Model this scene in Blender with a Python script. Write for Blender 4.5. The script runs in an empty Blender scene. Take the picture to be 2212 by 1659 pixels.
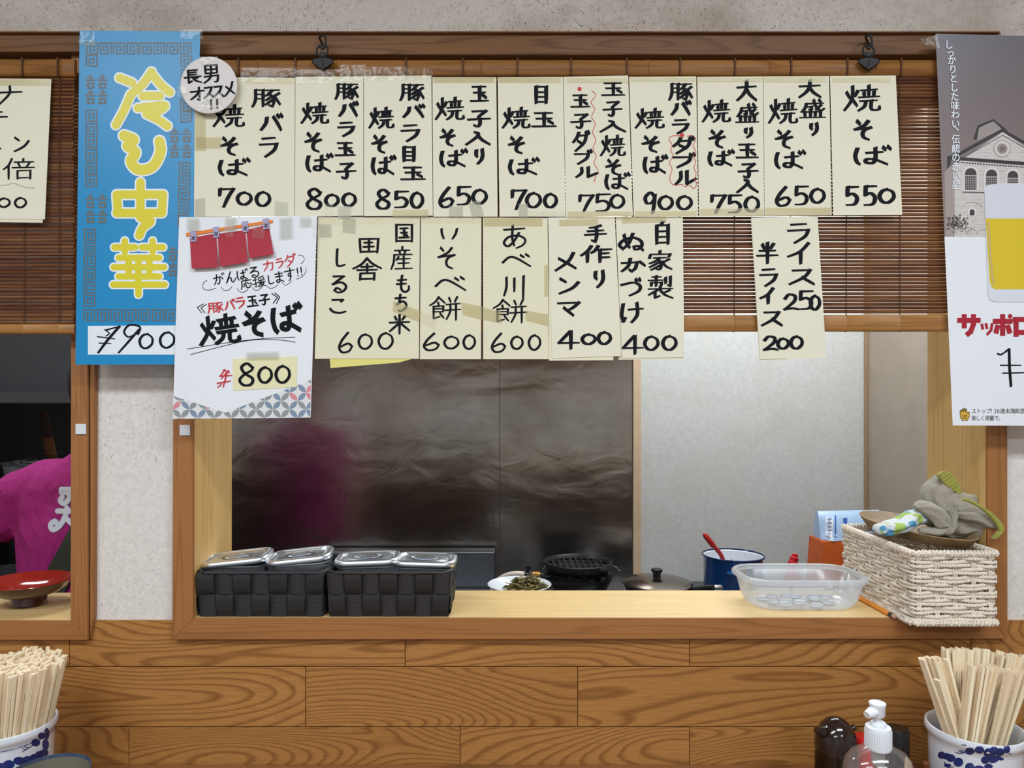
import bpy, bmesh, math, random
from mathutils import Vector, Matrix
from mathutils.bvhtree import BVHTree
random.seed(7)
SC = bpy.context.scene
COL = SC.collection
# ------------------------------------------------------------------ camera
D = 1.143            # metres from the lens to the face of the window frames
F = 1600.0           # focal length in pixels of the 2212 wide frame
VX, VY = 1086.0, 852.0
CZ = 1.35            # height of the lens
cam = bpy.data.cameras.new('camera')
cam.sensor_width = 36.0
cam.lens = F / 2212 * 36.0
cam.shift_x = (1106 - VX) / 2212
cam.shift_y = -(829.5 - VY) / 2212
cam.clip_start = 0.02
camo = bpy.data.objects.new('camera', cam)
camo.location = (0, -D, CZ)
camo.rotation_euler = (math.pi / 2, 0, 0)
COL.objects.link(camo)
SC.camera = camo
# ------------------------------------------------------------------ world, lamps, exposure
w = bpy.data.worlds.new('world'); SC.world = w; w.use_nodes = True
w.node_tree.nodes['Background'].inputs[0].default_value = (0.9, 0.95, 1.0, 1)
w.node_tree.nodes['Background'].inputs[1].default_value = 0.15
SC.view_settings.view_transform = 'Standard'
SC.view_settings.look = 'None'
SC.view_settings.gamma = 1.0
SC.view_settings.use_curve_mapping = False
SC.view_settings.exposure = 0.0

def area(name, loc, size, power, color=(0.84, 0.93, 1.0), rot=(0, 0, 0)):
    l = bpy.data.lights.new(name, 'AREA'); l.shape = 'RECTANGLE'
    l.size, l.size_y = size; l.energy = power; l.color = color
    o = bpy.data.objects.new(name, l); o.location = loc; o.rotation_euler = rot
    COL.objects.link(o); return o
# fluorescent ceiling lamps of the dining room (two rows) and of the kitchen
area('dining_lamp', (-0.95, -1.35, 2.42), (1.2, 0.26), 24)
area('dining_lamp', (0.75, -1.25, 2.42), (1.2, 0.26), 24)
area('dining_lamp', (-0.9, -2.7, 2.42), (1.2, 0.26), 20)
area('dining_lamp', (0.9, -2.7, 2.42), (1.2, 0.26), 20)
area('kitchen_lamp', (0.75, 0.85, 2.2), (1.1, 0.3), 24, (0.88, 0.95, 1.0))
area('kitchen_lamp', (-1.25, 0.55, 2.2), (0.6, 0.2), 10, (0.88, 0.95, 1.0))

# ------------------------------------------------------------------ helpers
def P(px, py, y=0.0):
    """point of the photograph placed on the plane at depth y behind the frame face"""
    s = (D + y) / F
    return Vector(((px - VX) * s, y, CZ + (VY - py) * s))
def X(px, y=0.0): return (px - VX) * (D + y) / F
def Z(py, y=0.0): return CZ + (VY - py) * (D + y) / F

class MB:
    def __init__(self): self.v = []; self.f = []; self.uv = []; self.mi = []
    def add(self, verts, faces, m=0, uv=None):
        b = len(self.v)
        self.v += [Vector(p) for p in verts]
        for k, f in enumerate(faces):
            self.f.append([b + i for i in f]); self.mi.append(m)
            self.uv.append([uv[i] for i in f] if uv else None)
        return self
    def box(self, x0, x1, y0, y1, z0, z1, bev=0.0, m=0, grain=None, off=None, mat=None):
        bm = bmesh.new(); bmesh.ops.create_cube(bm, size=1)
        for v in bm.verts:
            v.co = Vector(((x0 + x1) / 2 + v.co.x * (x1 - x0), (y0 + y1) / 2 + v.co.y * (y1 - y0), (z0 + z1) / 2 + v.co.z * (z1 - z0)))
        if bev: bmesh.ops.bevel(bm, geom=bm.edges[:], offset=bev, segments=2, affect='EDGES', profile=0.6)
        if mat: bm.transform(mat)
        self.bm(bm, m, grain if grain is not None else max(range(3), key=lambda i: (x1 - x0, y1 - y0, z1 - z0)[i]), off)
        return self
    def bm(self, bm, m=0, grain=0, off=None):
        off = off or (random.uniform(0, 50), random.uniform(0, 50))
        bm.verts.ensure_lookup_table(); bm.verts.index_update()
        b = len(self.v); self.v += [v.co.copy() for v in bm.verts]
        for f in bm.faces:
            self.f.append([b + v.index for v in f.verts]); self.mi.append(m)
            n = f.normal
            q = []
            for v in f.verts:
                c = v.co
                o = [i for i in range(3) if i != grain]
                a = o[0] if abs(n[o[1]]) > abs(n[o[0]]) else o[1]
                q.append((c[grain] + off[0], c[a] + off[1] + (0.37 if a == o[0] else 0)))
            self.uv.append(q)
        bm.free(); return self
    def prism(self, poly, y0, y1, m=0):
        """poly: list of (x,z) extruded in y"""
        n = len(poly)
        vs = [(x, y0, z) for x, z in poly] + [(x, y1, z) for x, z in poly]
        fs = [list(range(n)), list(range(2 * n - 1, n - 1, -1))]
        fs += [[i, i + n, (i + 1) % n + n, (i + 1) % n] for i in range(n)]
        return self.add(vs, fs, m)
    def lathe(self, prof, c=(0, 0, 0), n=40, m=0, sx=1, sy=1, mat=None, cap0=False, cap1=False):
        vs = []; k = len(prof)
        for r, z in prof:
            for i in range(n):
                a = 2 * math.pi * i / n
                vs.append(Vector((r * math.cos(a) * sx, r * math.sin(a) * sy, z)))
        fs = [[j * n + i, j * n + (i + 1) % n, (j + 1) * n + (i + 1) % n, (j + 1) * n + i] for j in range(k - 1) for i in range(n)]
        if cap0: fs.append(list(range(n - 1, -1, -1)))
        if cap1: fs.append([(k - 1) * n + i for i in range(n)])
        if mat: vs = [mat @ v for v in vs]
        vs = [v + Vector(c) for v in vs]
        return self.add(vs, fs, m)
    def loft(self, rings, m=0, cap0=False, cap1=False, closed=True):
        n = len(rings[0]); k = len(rings); vs = [p for r in rings for p in r]
        fs = [[j * n + i, j * n + (i + 1) % n, (j + 1) * n + (i + 1) % n, (j + 1) * n + i] for j in range(k - 1) for i in range(n if closed else n - 1)]
        if cap0: fs.append(list(range(n - 1, -1, -1)))
        if cap1: fs.append([(k - 1) * n + i for i in range(n)])
        return self.add(vs, fs, m)
    def tube(self, pts, r, n=8, m=0, cap=True, flat=1.0):
        pts = [Vector(p) for p in pts]; rings = []
        up = Vector((0, 0, 1)); prev = None
        for i, p in enumerate(pts):
            t = (pts[min(i + 1, len(pts) - 1)] - pts[max(i - 1, 0)])
            if t.length < 1e-9: t = Vector((0, 0, 1))
            t.normalize()
            if prev is None:
                a = t.cross(up)
                if a.length < 0.1: a = t.cross(Vector((1, 0, 0)))
            else:
                a = prev - t * prev.dot(t)
            a.normalize(); prev = a.copy(); b = t.cross(a)
            rr = r[i] if isinstance(r, (list, tuple)) else r
            rings.append([p + (a * math.cos(2 * math.pi * q / n) + b * math.sin(2 * math.pi * q / n) * flat) * rr for q in range(n)])
        return self.loft(rings, m, cap, cap)
    def sphere(self, c, r, nu=16, nv=10, m=0, s=(1, 1, 1), mat=None):
        prof = [(max(1e-5, r * math.sin(math.pi * j / nv)), -r * math.cos(math.pi * j / nv)) for j in range(nv + 1)]
        M = (mat or Matrix.Identity(4)) @ Matrix.Diagonal((s[0], s[1], s[2], 1))
        return self.lathe(prof, c, nu, m, mat=M, cap0=True, cap1=True)
    def build(self, name, mats, parent=None, smooth=False, origin=None, sharp=40):
        me = bpy.data.meshes.new(name)
        if not isinstance(mats, (list, tuple)): mats = [mats]
        if parent is not None: o0 = Vector(parent['_w'])
        elif origin is not None: o0 = Vector(origin)
        else:
            lo = [min(v[i] for v in self.v) for i in range(3)]; hi = [max(v[i] for v in self.v) for i in range(3)]
            o0 = Vector(((lo[0] + hi[0]) / 2, (lo[1] + hi[1]) / 2, lo[2]))
        me.from_pydata([v - o0 for v in self.v], [], self.f)
        for mt in mats: me.materials.append(mt)
        me.polygons.foreach_set('material_index', self.mi)
        if any(u is not None for u in self.uv):
            l = me.uv_layers.new(name='UVMap'); k = 0
            for f, u in zip(self.f, self.uv):
                for q in range(len(f)):
                    l.data[k].uv = u[q] if u else (0, 0); k += 1
        if smooth:
            me.polygons.foreach_set('use_smooth', [True] * len(self.f))
            me.set_sharp_from_angle(angle=math.radians(sharp))
        me.update()
        o = bpy.data.objects.new(name, me); COL.objects.link(o)
        if parent is not None:
            o.parent = parent
            wp = Vector(parent['_w'])
        else:
            o.location = o0
        o['_w'] = tuple(o0)
        return o

def tag(o, label=None, cat=None, group=None, kind=None):
    if label: o['label'] = label
    if cat: o['category'] = cat
    if group: o['group'] = group
    if kind: o['kind'] = kind
    return o
def empty(name, loc, label, cat, group=None):
    o = bpy.data.objects.new(name, None); o.location = loc; o.empty_display_size = 0.02
    COL.objects.link(o); o['_w'] = tuple(loc)
    return tag(o, label, cat, group)
def struct(o): o['kind'] = 'structure'; return o
def copy_tree(o, loc, rot, label=None):
    r = o.copy(); COL.objects.link(r); r.location = loc; r.rotation_euler = rot; r['_w'] = tuple(loc)
    if label: r['label'] = label
    for ch in list(o.children):
        c = ch.copy(); COL.objects.link(c); c.parent = r
        for g in ch.children:
            d = g.copy(); COL.objects.link(d); d.parent = c
    return r
def rrect(hx, hy, r, n=5):
    """rounded rectangle outline, counter clockwise"""
    out = []
    for cx, cy, a0 in ((hx - r, hy - r, 0), (-hx + r, hy - r, 90), (-hx + r, -hy + r, 180), (hx - r, -hy + r, 270)):
        for i in range(n + 1):
            a = math.radians(a0 + 90 * i / n); out.append((cx + r * math.cos(a), cy + r * math.sin(a)))
    return out
def smooth_path(pts, k=6):
    pts = [Vector(p) for p in pts]; out = []
    for i in range(len(pts) - 1):
        p0 = pts[max(i - 1, 0)]; p1 = pts[i]; p2 = pts[i + 1]; p3 = pts[min(i + 2, len(pts) - 1)]
        for j in range(k):
            t = j / k
            out.append(0.5 * ((2 * p1) + (p2 - p0) * t + (2 * p0 - 5 * p1 + 4 * p2 - p3) * t * t + (3 * p1 - p0 - 3 * p2 + p3) * t ** 3))
    out.append(pts[-1]); return out

# ------------------------------------------------------------------ materials
def lin(c):
    f = lambda u: u / 12.92 if u <= 0.04045 else ((u + 0.055) / 1.055) ** 2.4
    return tuple(f(u / 255.0) for u in c) + (1.0,)
class NT:
    def __init__(self, name):
        self.mat = bpy.data.materials.new(name); self.mat.use_nodes = True
        self.t = self.mat.node_tree; self.b = self.t.nodes['Principled BSDF']; self.out = self.t.nodes['Material Output']
    def n(self, typ, ins=None, **kw):
        nd = self.t.nodes.new('ShaderNode' + typ)
        for k, v in kw.items(): setattr(nd, k, v)
        for k, v in (ins or {}).items(): self.set(nd.inputs[k], v)
        return nd
    def set(self, sock, v):
        if isinstance(v, bpy.types.NodeSocket): self.t.links.new(v, sock)
        elif isinstance(v, bpy.types.Node): self.t.links.new(v.outputs[0], sock)
        else: sock.default_value = v
    def p(self, **kw):
        for k, v in kw.items(): self.set(self.b.inputs[k.replace('_', ' ')], v)
        return self
    def math(self, op, a, b=0.0, c=0.0):
        nd = self.n('Math', {0: a, 1: b, 2: c}, operation=op); return nd.outputs[0]
    def mix(self, fac, a, b, blend='MIX'):
        nd = self.n('Mix', data_type='RGBA', blend_type=blend)
        self.set(nd.inputs[0], fac); self.set(nd.inputs[6], a); self.set(nd.inputs[7], b); return nd.outputs[2]
    def ramp(self, fac, stops):
        nd = self.n('ValToRGB', {0: fac}); e = nd.color_ramp.elements
        while len(e) < len(stops): e.new(0.5)
        for k, (p, c) in enumerate(stops): e[k].position = p; e[k].color = c
        return nd.outputs[0]
    def noise(self, vec, scale=1, detail=2, rough=0.5, dist=0, fac=True):
        nd = self.n('TexNoise', {'Vector': vec, 'Scale': scale, 'Detail': detail, 'Roughness': rough, 'Distortion': dist})
        return nd.outputs[0 if fac else 1]
    def mapping(self, vec, scale=(1, 1, 1), rot=(0, 0, 0), loc=(0, 0, 0)):
        return self.n('Mapping', {'Vector': vec, 'Scale': scale, 'Rotation': rot, 'Location': loc}).outputs[0]
    def coord(self, which='Object'): return self.n('TexCoord').outputs[which]
    def bump(self, h, dist=0.001, strength=0.5):
        self.set(self.b.inputs['Normal'], self.n('Bump', {'Height': h, 'Distance': dist, 'Strength': strength}).outputs[0]); return self

def plain(name, rgb, rough=0.5, metal=0.0, var=0.0, vscale=40, bump=0, bscale=200, **kw):
    t = NT(name)
    c = lin(rgb)
    if var:
        nz = t.noise(t.coord(), vscale, 4, 0.6)
        d = tuple(x * (1 - var) for x in c[:3]) + (1,); l = tuple(min(1, x * (1 + var)) for x in c[:3]) + (1,)
        c = t.ramp(nz, [(0.3, d), (0.7, l)])
    t.p(Base_Color=c, Roughness=rough, Metallic=metal, **kw)
    if bump: t.bump(t.noise(t.coord(), bscale, 3, 0.6), bump, 0.6)
    return t.mat

def wood(name, c1, c2, su, sv, rings, rough=0.45, pore=0.35, tone=0.25, dark=0.8, coat=0.0, det=1.5, spec=0.5):
    t = NT(name); uv = t.coord('UV')
    a = t.noise(t.mapping(uv, (su, sv, 1)), 1, det, 0.45, 0.25)
    fine = t.noise(t.mapping(uv, (su * 3, sv * 10, 1)), 1, 3, 0.6)
    r = t.math('MULTIPLY', a, rings)
    r = t.math('ADD', r, t.math('MULTIPLY', fine, 0.35))
    fr = t.math('FRACT', r)
    g = t.ramp(fr, [(0.0, (0, 0, 0, 1)), (0.55, (0.1, 0.1, 0.1, 1)), (dark, (1, 1, 1, 1)), (0.92, (0.7, 0.7, 0.7, 1)), (1.0, (0, 0, 0, 1))])
    pz = t.noise(t.mapping(uv, (su * 14, sv * 45, 1)), 1, 2, 0.7)
    pz = t.ramp(pz, [(0.45, (0, 0, 0, 1)), (0.75, (1, 1, 1, 1))])
    big = t.noise(t.mapping(uv, (su * 0.6, sv * 0.35, 1), loc=(3, 9, 0)), 1, 1, 0.5)
    A = lin(c1); B = lin(c2)
    col = t.mix(t.math('MULTIPLY', g, 0.62), A, B)
    col = t.mix(t.math('MULTIPLY', pz, pore), col, B)
    col = t.mix(t.math('MULTIPLY', t.ramp(big, [(0.35, (0, 0, 0, 1)), (0.7, (1, 1, 1, 1))]), tone), col, B)
    t.p(Base_Color=col, Roughness=rough, Specular_IOR_Level=spec)
    if coat: t.p(Coat_Weight=coat, Coat_Roughness=0.15)
    t.bump(t.math('ADD', g, pz), 0.0004, 0.25)
    return t.mat

def plaster(name, base, fleck, stain=None, amount=1.0, scale=1.0, rough=0.9):
    t = NT(name); co = t.coord()
    xz = t.mapping(co, (1, 1, 1))
    warp = t.n('VectorMath', {0: t.n('VectorMath', {0: t.noise(xz, 25, 2, 0.5, fac=False), 1: (0.5, 0.5, 0.5)}, operation='SUBTRACT').outputs[0], 3: 0.02}, operation='SCALE').outputs[0]
    v = t.n('VectorMath', {0: xz, 1: warp}, operation='ADD').outputs[0]
    fl = None
    for k, (ang, th) in enumerate(((12, 0.735), (68, 0.72), (95, 0.71), (120, 0.73), (160, 0.74), (40, 0.745))):
        m = t.mapping(v, (55 * scale, 1.0, 330 * scale), (0, math.radians(ang), 0), (k * 3.1, 0, k * 1.7))
        m2 = t.mapping(t.mapping(v, (1, 1, 1), (0, math.radians(ang), 0)), (120 * scale, 1.0, 560 * scale), loc=(k * 3.1, 0, k * 7.7))
        z = t.noise(m2, 1, 1, 0.4)
        z = t.ramp(z, [(th - 0.03, (0, 0, 0, 1)), (th + 0.02, (1, 1, 1, 1))])
        fl = z if fl is None else t.math('MAXIMUM', fl, z)
    dens = t.ramp(t.noise(xz, 7, 2, 0.5), [(0.3, (0.35, 0.35, 0.35, 1)), (0.62, (1, 1, 1, 1))])
    fl = t.math('MULTIPLY', fl, t.math('MULTIPLY', dens, amount))
    b = lin(base); b2 = tuple(x * 0.86 for x in b[:3]) + (1,)
    col = t.mix(t.ramp(t.noise(xz, 95, 5, 0.7), [(0.32, (0, 0, 0, 1)), (0.62, (1, 1, 1, 1))]), b2, b)
    if stain:
        s = t.ramp(t.noise(t.mapping(xz, (1, 1, 1.4)), 4.5, 5, 0.65), [(0.5, (0, 0, 0, 1)), (0.72, (1, 1, 1, 1))])
        col = t.mix(t.math('MULTIPLY', s, 0.55), col, lin(stain))
    col = t.mix(fl, col, lin(fleck))
    t.p(Base_Color=col, Roughness=rough)
    t.bump(t.math('ADD', t.noise(xz, 260, 3, 0.6), t.math('MULTIPLY', fl, 0.6)), 0.0012, 0.35)
    return t.mat

M = {}
M['paper'] = plain('cream_paper', (235, 227, 204), 0.75, var=0.03, vscale=6)
M['paper_old'] = plain('aged_cream_paper', (233, 225, 196), 0.75, var=0.03, vscale=6)
M['paper_yellow'] = plain('yellow_paper', (232, 222, 130), 0.75)
M['paper_white'] = plain('white_paper', (238, 238, 242), 0.7, var=0.015, vscale=5)
M['ink'] = plain('black_marker_ink', (20, 21, 27), 0.7, Specular_IOR_Level=0.15)
M['ink_thin'] = plain('thin_black_ink', (30, 30, 34), 0.6)
M['red_ink'] = plain('red_marker_ink', (205, 45, 55), 0.6)
M['grey_ink'] = plain('grey_pencil_mark', (170, 168, 158), 0.8)
M['plaster_up'] = plaster('straw_plaster_above', (206, 193, 183), (98, 82, 66), (132, 112, 92), 1.0)
M['plaster'] = plaster('straw_plaster', (234, 225, 218), (128, 114, 98), None, 0.62)
M['plank'] = wood('ash_planks', (186, 130, 70), (108, 62, 22), 1.7, 9, 36, 0.45, 0.35, 0.2, coat=0.06, det=0.6, spec=0.35)
M['frame'] = wood('frame_wood', (172, 114, 62), (138, 86, 42), 1.2, 40, 9, 0.5, 0.35, 0.25)
M['jamb'] = wood('pale_jamb_wood', (222, 182, 116), (196, 148, 82), 1.0, 40, 6, 0.5, 0.3, 0.25)
M['sill'] = wood('pale_sill_wood', (232, 198, 138), (214, 172, 104), 1.2, 50, 6, 0.4, 0.3, 0.25, coat=0.08)
M['beam'] = wood('dark_beam_wood', (132, 92, 58), (82, 50, 26), 2.0, 26, 9, 0.5, 0.35, 0.35, coat=0.02, spec=0.2)
M['bamboo_rail'] = wood('bamboo_rail', (160, 106, 50), (112, 68, 28), 3.0, 60, 4, 0.45, 0.3, 0.4, coat=0.05, spec=0.25)
M['bamboo_bar'] = wood('bamboo_bottom_bar', (178, 124, 64), (136, 90, 40), 3.0, 60, 4, 0.45, 0.25, 0.3, coat=0.08)
def slat_mat():
    t = NT('bamboo_slats'); co = t.coord()
    a = t.noise(t.mapping(co, (9, 1, 180)), 1, 3, 0.6)
    b = t.noise(t.mapping(co, (2.5, 1, 60), loc=(4, 0, 7)), 1, 2, 0.6)
    f = t.math('ADD', t.math('MULTIPLY', a, 0.6), t.math('MULTIPLY', b, 0.5))
    t.p(Base_Color=t.ramp(f, [(0.36, lin((58, 27, 13))), (0.5, lin((94, 52, 26))), (0.62, lin((122, 76, 42))), (0.75, lin((150, 104, 60)))]), Roughness=0.65, Specular_IOR_Level=0.25)
    return t.mat
M['slat'] = slat_mat()
M['cord'] = plain('brown_cord', (92, 58, 34), 0.8)
M['iron'] = plain('black_iron', (42, 42, 44), 0.55, 0.4, var=0.2, bump=0.0005, bscale=500)
M['steel'] = plain('polished_steel', (205, 207, 210), 0.14, 1.0)
M['steel_dull'] = plain('dull_steel', (150, 152, 156), 0.32, 1.0)
M['white_sticker'] = plain('white_sticker', (225, 226, 232), 0.5)
def tape_mat(name, tint, body, k, bmp=0.004):
    t = NT(name)
    tr = t.n('BsdfTransparent', {0: tint}); df = t.n('BsdfDiffuse', {0: body}); gl = t.n('BsdfGlossy', {0: (1, 1, 1, 1), 1: 0.17})
    nb = t.n('Bump', {'Height': t.noise(t.coord(), 42, 2, 0.5, 0.5), 'Distance': bmp, 'Strength': 0.5})
    t.set(gl.inputs['Normal'], nb.outputs[0])
    m1 = t.n('MixShader', {0: k, 1: tr.outputs[0], 2: df.outputs[0]})
    fz = t.n('LayerWeight', {0: 0.25}); t.set(fz.inputs['Normal'], nb.outputs[0])
    m2 = t.n('MixShader', {0: t.math('ADD', t.math('MULTIPLY', fz.outputs[0], 0.2), 0.012), 1: m1.outputs[0], 2: gl.outputs[0]})
    t.set(t.out.inputs['Surface'], m2.outputs[0]); return t.mat
M['tape'] = tape_mat('clear_tape', (0.97, 0.965, 0.94, 1), lin((230, 226, 205)), 0.05, 0.004)
M['tape_old'] = tape_mat('yellowed_tape', (0.93, 0.90, 0.78, 1), lin((214, 204, 166)), 0.3, 0.0003)
M['tape_grey'] = tape_mat('dull_clear_tape', (0.9, 0.9, 0.87, 1), lin((205, 203, 190)), 0.3, 0.0006)

# ------------------------------------------------------------------ the setting
XL, XR = -2.6, 2.6
YP = 0.014                      # plaster face, a little behind the frame face
WB = 0.160                      # back of the wall
CEIL = 2.55
m = MB()
zt = Z(100, YP)                 # bottom of the plaster above the beam
m.box(XL, XR, YP, WB, zt, CEIL)
o = struct(m.build('wall_front_upper', M['plaster_up']))
m = MB()
zb = Z(1342, YP)
m.box(X(168), X(412), YP, WB, zb, zt)
m.box(X(2140), XR, YP, WB, zb, zt)
m.box(XL, -2.3, YP, WB, zb, zt)
o = struct(m.build('wall_front', M['plaster']))
# plank panelling below, one mesh of individual boards with open seams
m = MB()
YK = 0.011
m.box(XL, XR, 0.02, WB, 0, Z(1386), m=1)
rows = [(1339, 1440, [-2600, 150, 875, 1490, 2096, 4600]), (1440, 1570.5, [-2500, -420, 660, 1248, 2500, 4700]), (1570.5, 1702, [-2600, 278, 994, 1490, 2420, 4600]),
        (1702, 1834, [-2600, -100, 780, 1300, 2300, 4600])]
for k in range(6): rows.append((1834 + 132 * k, 1966 + 132 * k, [-2600, 300 + 170 * k, 1400 + 90 * k, 2000 + 60 * k, 4600]))
for (p0, p1, xs) in rows:
    z1, z0 = Z(p0, YK), max(0.0, Z(p1, YK))
    if z1 <= 0: continue
    for a, b in zip(xs[:-1], xs[1:]):
        m.box(max(XL, X(a, YK)) + 0.0004, min(XR, X(b, YK)) - 0.0004, YK, 0.024, z0 + 0.0006, z1 - 0.0006, 0.0009, 0, 0)
o = struct(m.build('wall_front_panelling', [M['plank'], plain('dark_backing', (70, 42, 20), 0.8)]))
# beams above both openings
m = MB()
YB = -0.012
for (a, b, p0, p1) in ((-2600, 172, 70, 112), (360, 2160, 70, 118)):
    m.box(max(XL, X(a, YB)), X(b, YB), YB, 0.03, Z(p1, YB), Z(p0, YB), 0.002)
    m.box(max(XL, X(a, YB - .006)), X(b, YB - .006), YB - 0.006, 0.03, Z(p0, YB - .006), Z(p0 - 3.0, YB - .006), 0.0006)
    m.box(max(XL, X(a, .01)) if a > 0 else XL, X(b, .01), 0.008, WB, Z(150, .01), Z(p0, .01), 0.001)
struct(m.build('trim_1', M['beam']))
# window frames: mitred facing boards
def frame_board(m, poly, y0=0.0, y1=0.0042, grain=0):
    bm = bmesh.new()
    fr = [bm.verts.new(P(px, py, 0) + Vector((0, y0, 0))) for px, py in poly]
    bk = [bm.verts.new(v.co + Vector((0, y1 - y0, 0))) for v in fr]
    n = len(poly); bm.faces.new(fr); bm.faces.new(bk[::-1])
    for i in range(n): bm.faces.new((fr[i], bk[i], bk[(i + 1) % n], fr[(i + 1) % n]))
    bmesh.ops.recalc_face_normals(bm, faces=bm.faces[:])
    bmesh.ops.bevel(bm, geom=bm.edges[:], offset=0.0007, segments=2, affect='EDGES')
    m.bm(bm, 0, grain)
m = MB()
frame_board(m, [(376, 110), (418, 110), (418, 1335.5), (372, 1382)], grain=2)
frame_board(m, [(2133, 110), (2175, 110), (2177, 1380), (2133, 1335.5)], grain=2)
frame_board(m, [(418, 1335.5), (2133, 1335.5), (2177, 1380), (372, 1382)], grain=0)
struct(m.build('window_1_frame', M['frame']))
m = MB()
frame_board(m, [(154, 110), (190, 110), (190, 1383), (152, 1341)], grain=2)
frame_board(m, [(191, 110), (205, 110), (199, 1335), (191, 1383)], y0=0.004, y1=0.0135, grain=2)
frame_board(m, [(-2400, 1341), (152, 1341), (190, 1383), (-2400, 1383)], grain=0)
struct(m.build('window_2_frame', M['frame']))
ZS = CZ - (1335.5 - VY) * D / F          # sill height
m = MB()
xl, xr = X(418), X(2133)
m.box(xl - 0.02, xl, 0.0044, WB + 0.002, ZS - .02, Z(112, .02), 0.0008, grain=2)
m.box(xr, xr + 0.02, 0.0044, WB + 0.002, ZS - .02, Z(112, .02), 0.0008, grain=2)
for k in range(3):
    pass
struct(m.build('window_1_jamb', M['jamb']))
m = MB()
m.box(X(150), X(150) + 0.012, 0.0044, WB, ZS - .02, Z(112, .02), 0.0008, grain=2)
struct(m.build('window_2_jamb', M['frame']))
m = MB()
yy = [0.0044, 0.045, 0.105, WB + 0.002]
for a, b in zip(yy[:-1], yy[1:]):
    cuts = sorted([xl] + [xl + random.uniform(.2, 1.0) for _ in range(2)] + [xr])
    for c, d in zip(cuts[:-1], cuts[1:]): m.box(c, d, a, b, ZS - 0.028, ZS, 0.0, grain=0)
struct(m.build('window_1_sill', M['sill']))
m = MB()
m.box(-2.3, X(152), 0.0044, WB + 0.0, ZS - 0.03, Z(1340, 0), 0.0006, grain=0)
struct(m.build('window_2_sill', M['sill']))
# rest of the dining room, so that light and reflections are right
M['ceiling'] = plain('ceiling_board', (225, 222, 214), 0.9)
M['room'] = plain('dining_wall', (205, 202, 198), 0.9, var=0.05, vscale=3)
M['floor'] = wood('floor_wood', (128, 112, 96), (86, 72, 60), 1.0, 12, 6, 0.5)
m = MB(); m.box(XL, XR, -3.6, 2.3, -0.18, -0.12); m.box(XL, XR, -3.6, 0.05, -0.12, 0.0); struct(m.build('floor', M['floor']))
m = MB(); m.box(XL, XR, -3.6, 2.3, CEIL, CEIL + 0.05); struct(m.build('ceiling', M['ceiling']))
m = MB(); m.box(XL, XR, -3.65, -3.6, 0, CEIL); struct(m.build('wall_back', M['room']))
m = MB(); m.box(XL - 0.05, XL, -3.65, 2.3, -0.18, CEIL); struct(m.build('wall_left', M['room']))
m = MB(); m.box(XR, XR + 0.05, -3.65, 2.3, -0.18, CEIL); struct(m.build('wall_right', M['room']))
# kitchen shell
M['kgrey'] = plaster('grey_kitchen_plaster', (200, 200, 196), (150, 145, 135), (186, 182, 170), 0.35, 1.6, 0.7)
M['ktan'] = plain('grey_brown_board', (156, 142, 128), 0.5, var=0.06, vscale=12)
M['kdark'] = plain('dark_kitchen_wall', (40, 42, 44), 0.35, var=0.2, vscale=5)
def sheet_steel():
    t = NT('stainless_wall_sheet'); co = t.coord()
    big = t.noise(t.mapping(co, (2.0, 1, 5.0)), 1, 2, 0.5, 0.6)
    mid = t.noise(t.mapping(co, (9, 1, 14), loc=(2, 0, 5)), 1, 2, 0.5, 0.8)
    br = t.noise(t.mapping(co, (2, 1, 400)), 1, 2, 0.5)
    st = t.ramp(t.noise(t.mapping(co, (3, 1, 2.6), loc=(1, 0, 3)), 1, 4, 0.6), [(0.45, lin((172, 167, 162))), (0.7, lin((136, 128, 118)))])
    t.p(Base_Color=st, Metallic=1.0, Roughness=t.math('ADD', t.math('MULTIPLY', br, 0.12), 0.16))
    h = t.math('ADD', big, t.math('MULTIPLY', mid, 0.22))
    t.bump(h, 0.011, 0.5); return t.mat
M['sheet'] = sheet_steel()
KY = 2.5 - D                    # back wall of the kitchen niche
m = MB()
m.box(-1.1, X(1079.5, KY) - 0.0008, KY, KY + 0.012, -0.12, 2.4)
m.box(X(1079.5, KY) - 0.0009, X(1079.5, KY) + 0.0009, KY - 0.0004, KY + 0.002, -0.12, 2.4, m=1)
m.box(X(1079.5, KY) + 0.0008, X(1366, KY), KY + 0.001, KY + 0.012, -0.12, 2.4)
struct(m.build('wall_kitchen_steel', [M['sheet'], plain('dark_seam', (22, 22, 22), .8)]))
m = MB(); m.box(X(1367, KY), X(1383, KY), KY - 0.012, KY + 0.012, -0.12, 2.4, 0.001); struct(m.build('trim_2', plain('pale_corner_strip', (196, 170, 140), 0.6, var=0.06)))
m = MB(); m.box(X(1383, KY), X(1875, KY), KY, KY + 0.012, -0.12, 2.4); struct(m.build('wall_kitchen_back', M['kgrey']))
xs = X(1866, KY)
m = MB(); m.box(xs + 0.008, xs + 0.03, WB + 0.02, KY - 0.0, -0.12, 2.4); struct(m.build('wall_kitchen_right', M['ktan']))
m = MB(); m.box(xs - 0.001, xs + 0.0075, KY - 0.016, KY - 0.002, -0.12, 2.4, 0.0008); struct(m.build('trim_3', plain('brown_corner_strip', (150, 122, 92), 0.6)))
m = MB(); m.box(-1.13, -1.1, KY, 2.05, -0.12, 2.4); m.box(-2.55, -1.1, 2.02, 2.06, -0.12, 2.4); struct(m.build('wall_kitchen_left', M['kdark']))
m = MB(); m.box(XL, XR, WB + 0.01, 2.3, 2.38, 2.42); struct(m.build('ceiling_kitchen', plain('kitchen_ceiling', (215, 214, 210), 0.8)))
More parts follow.
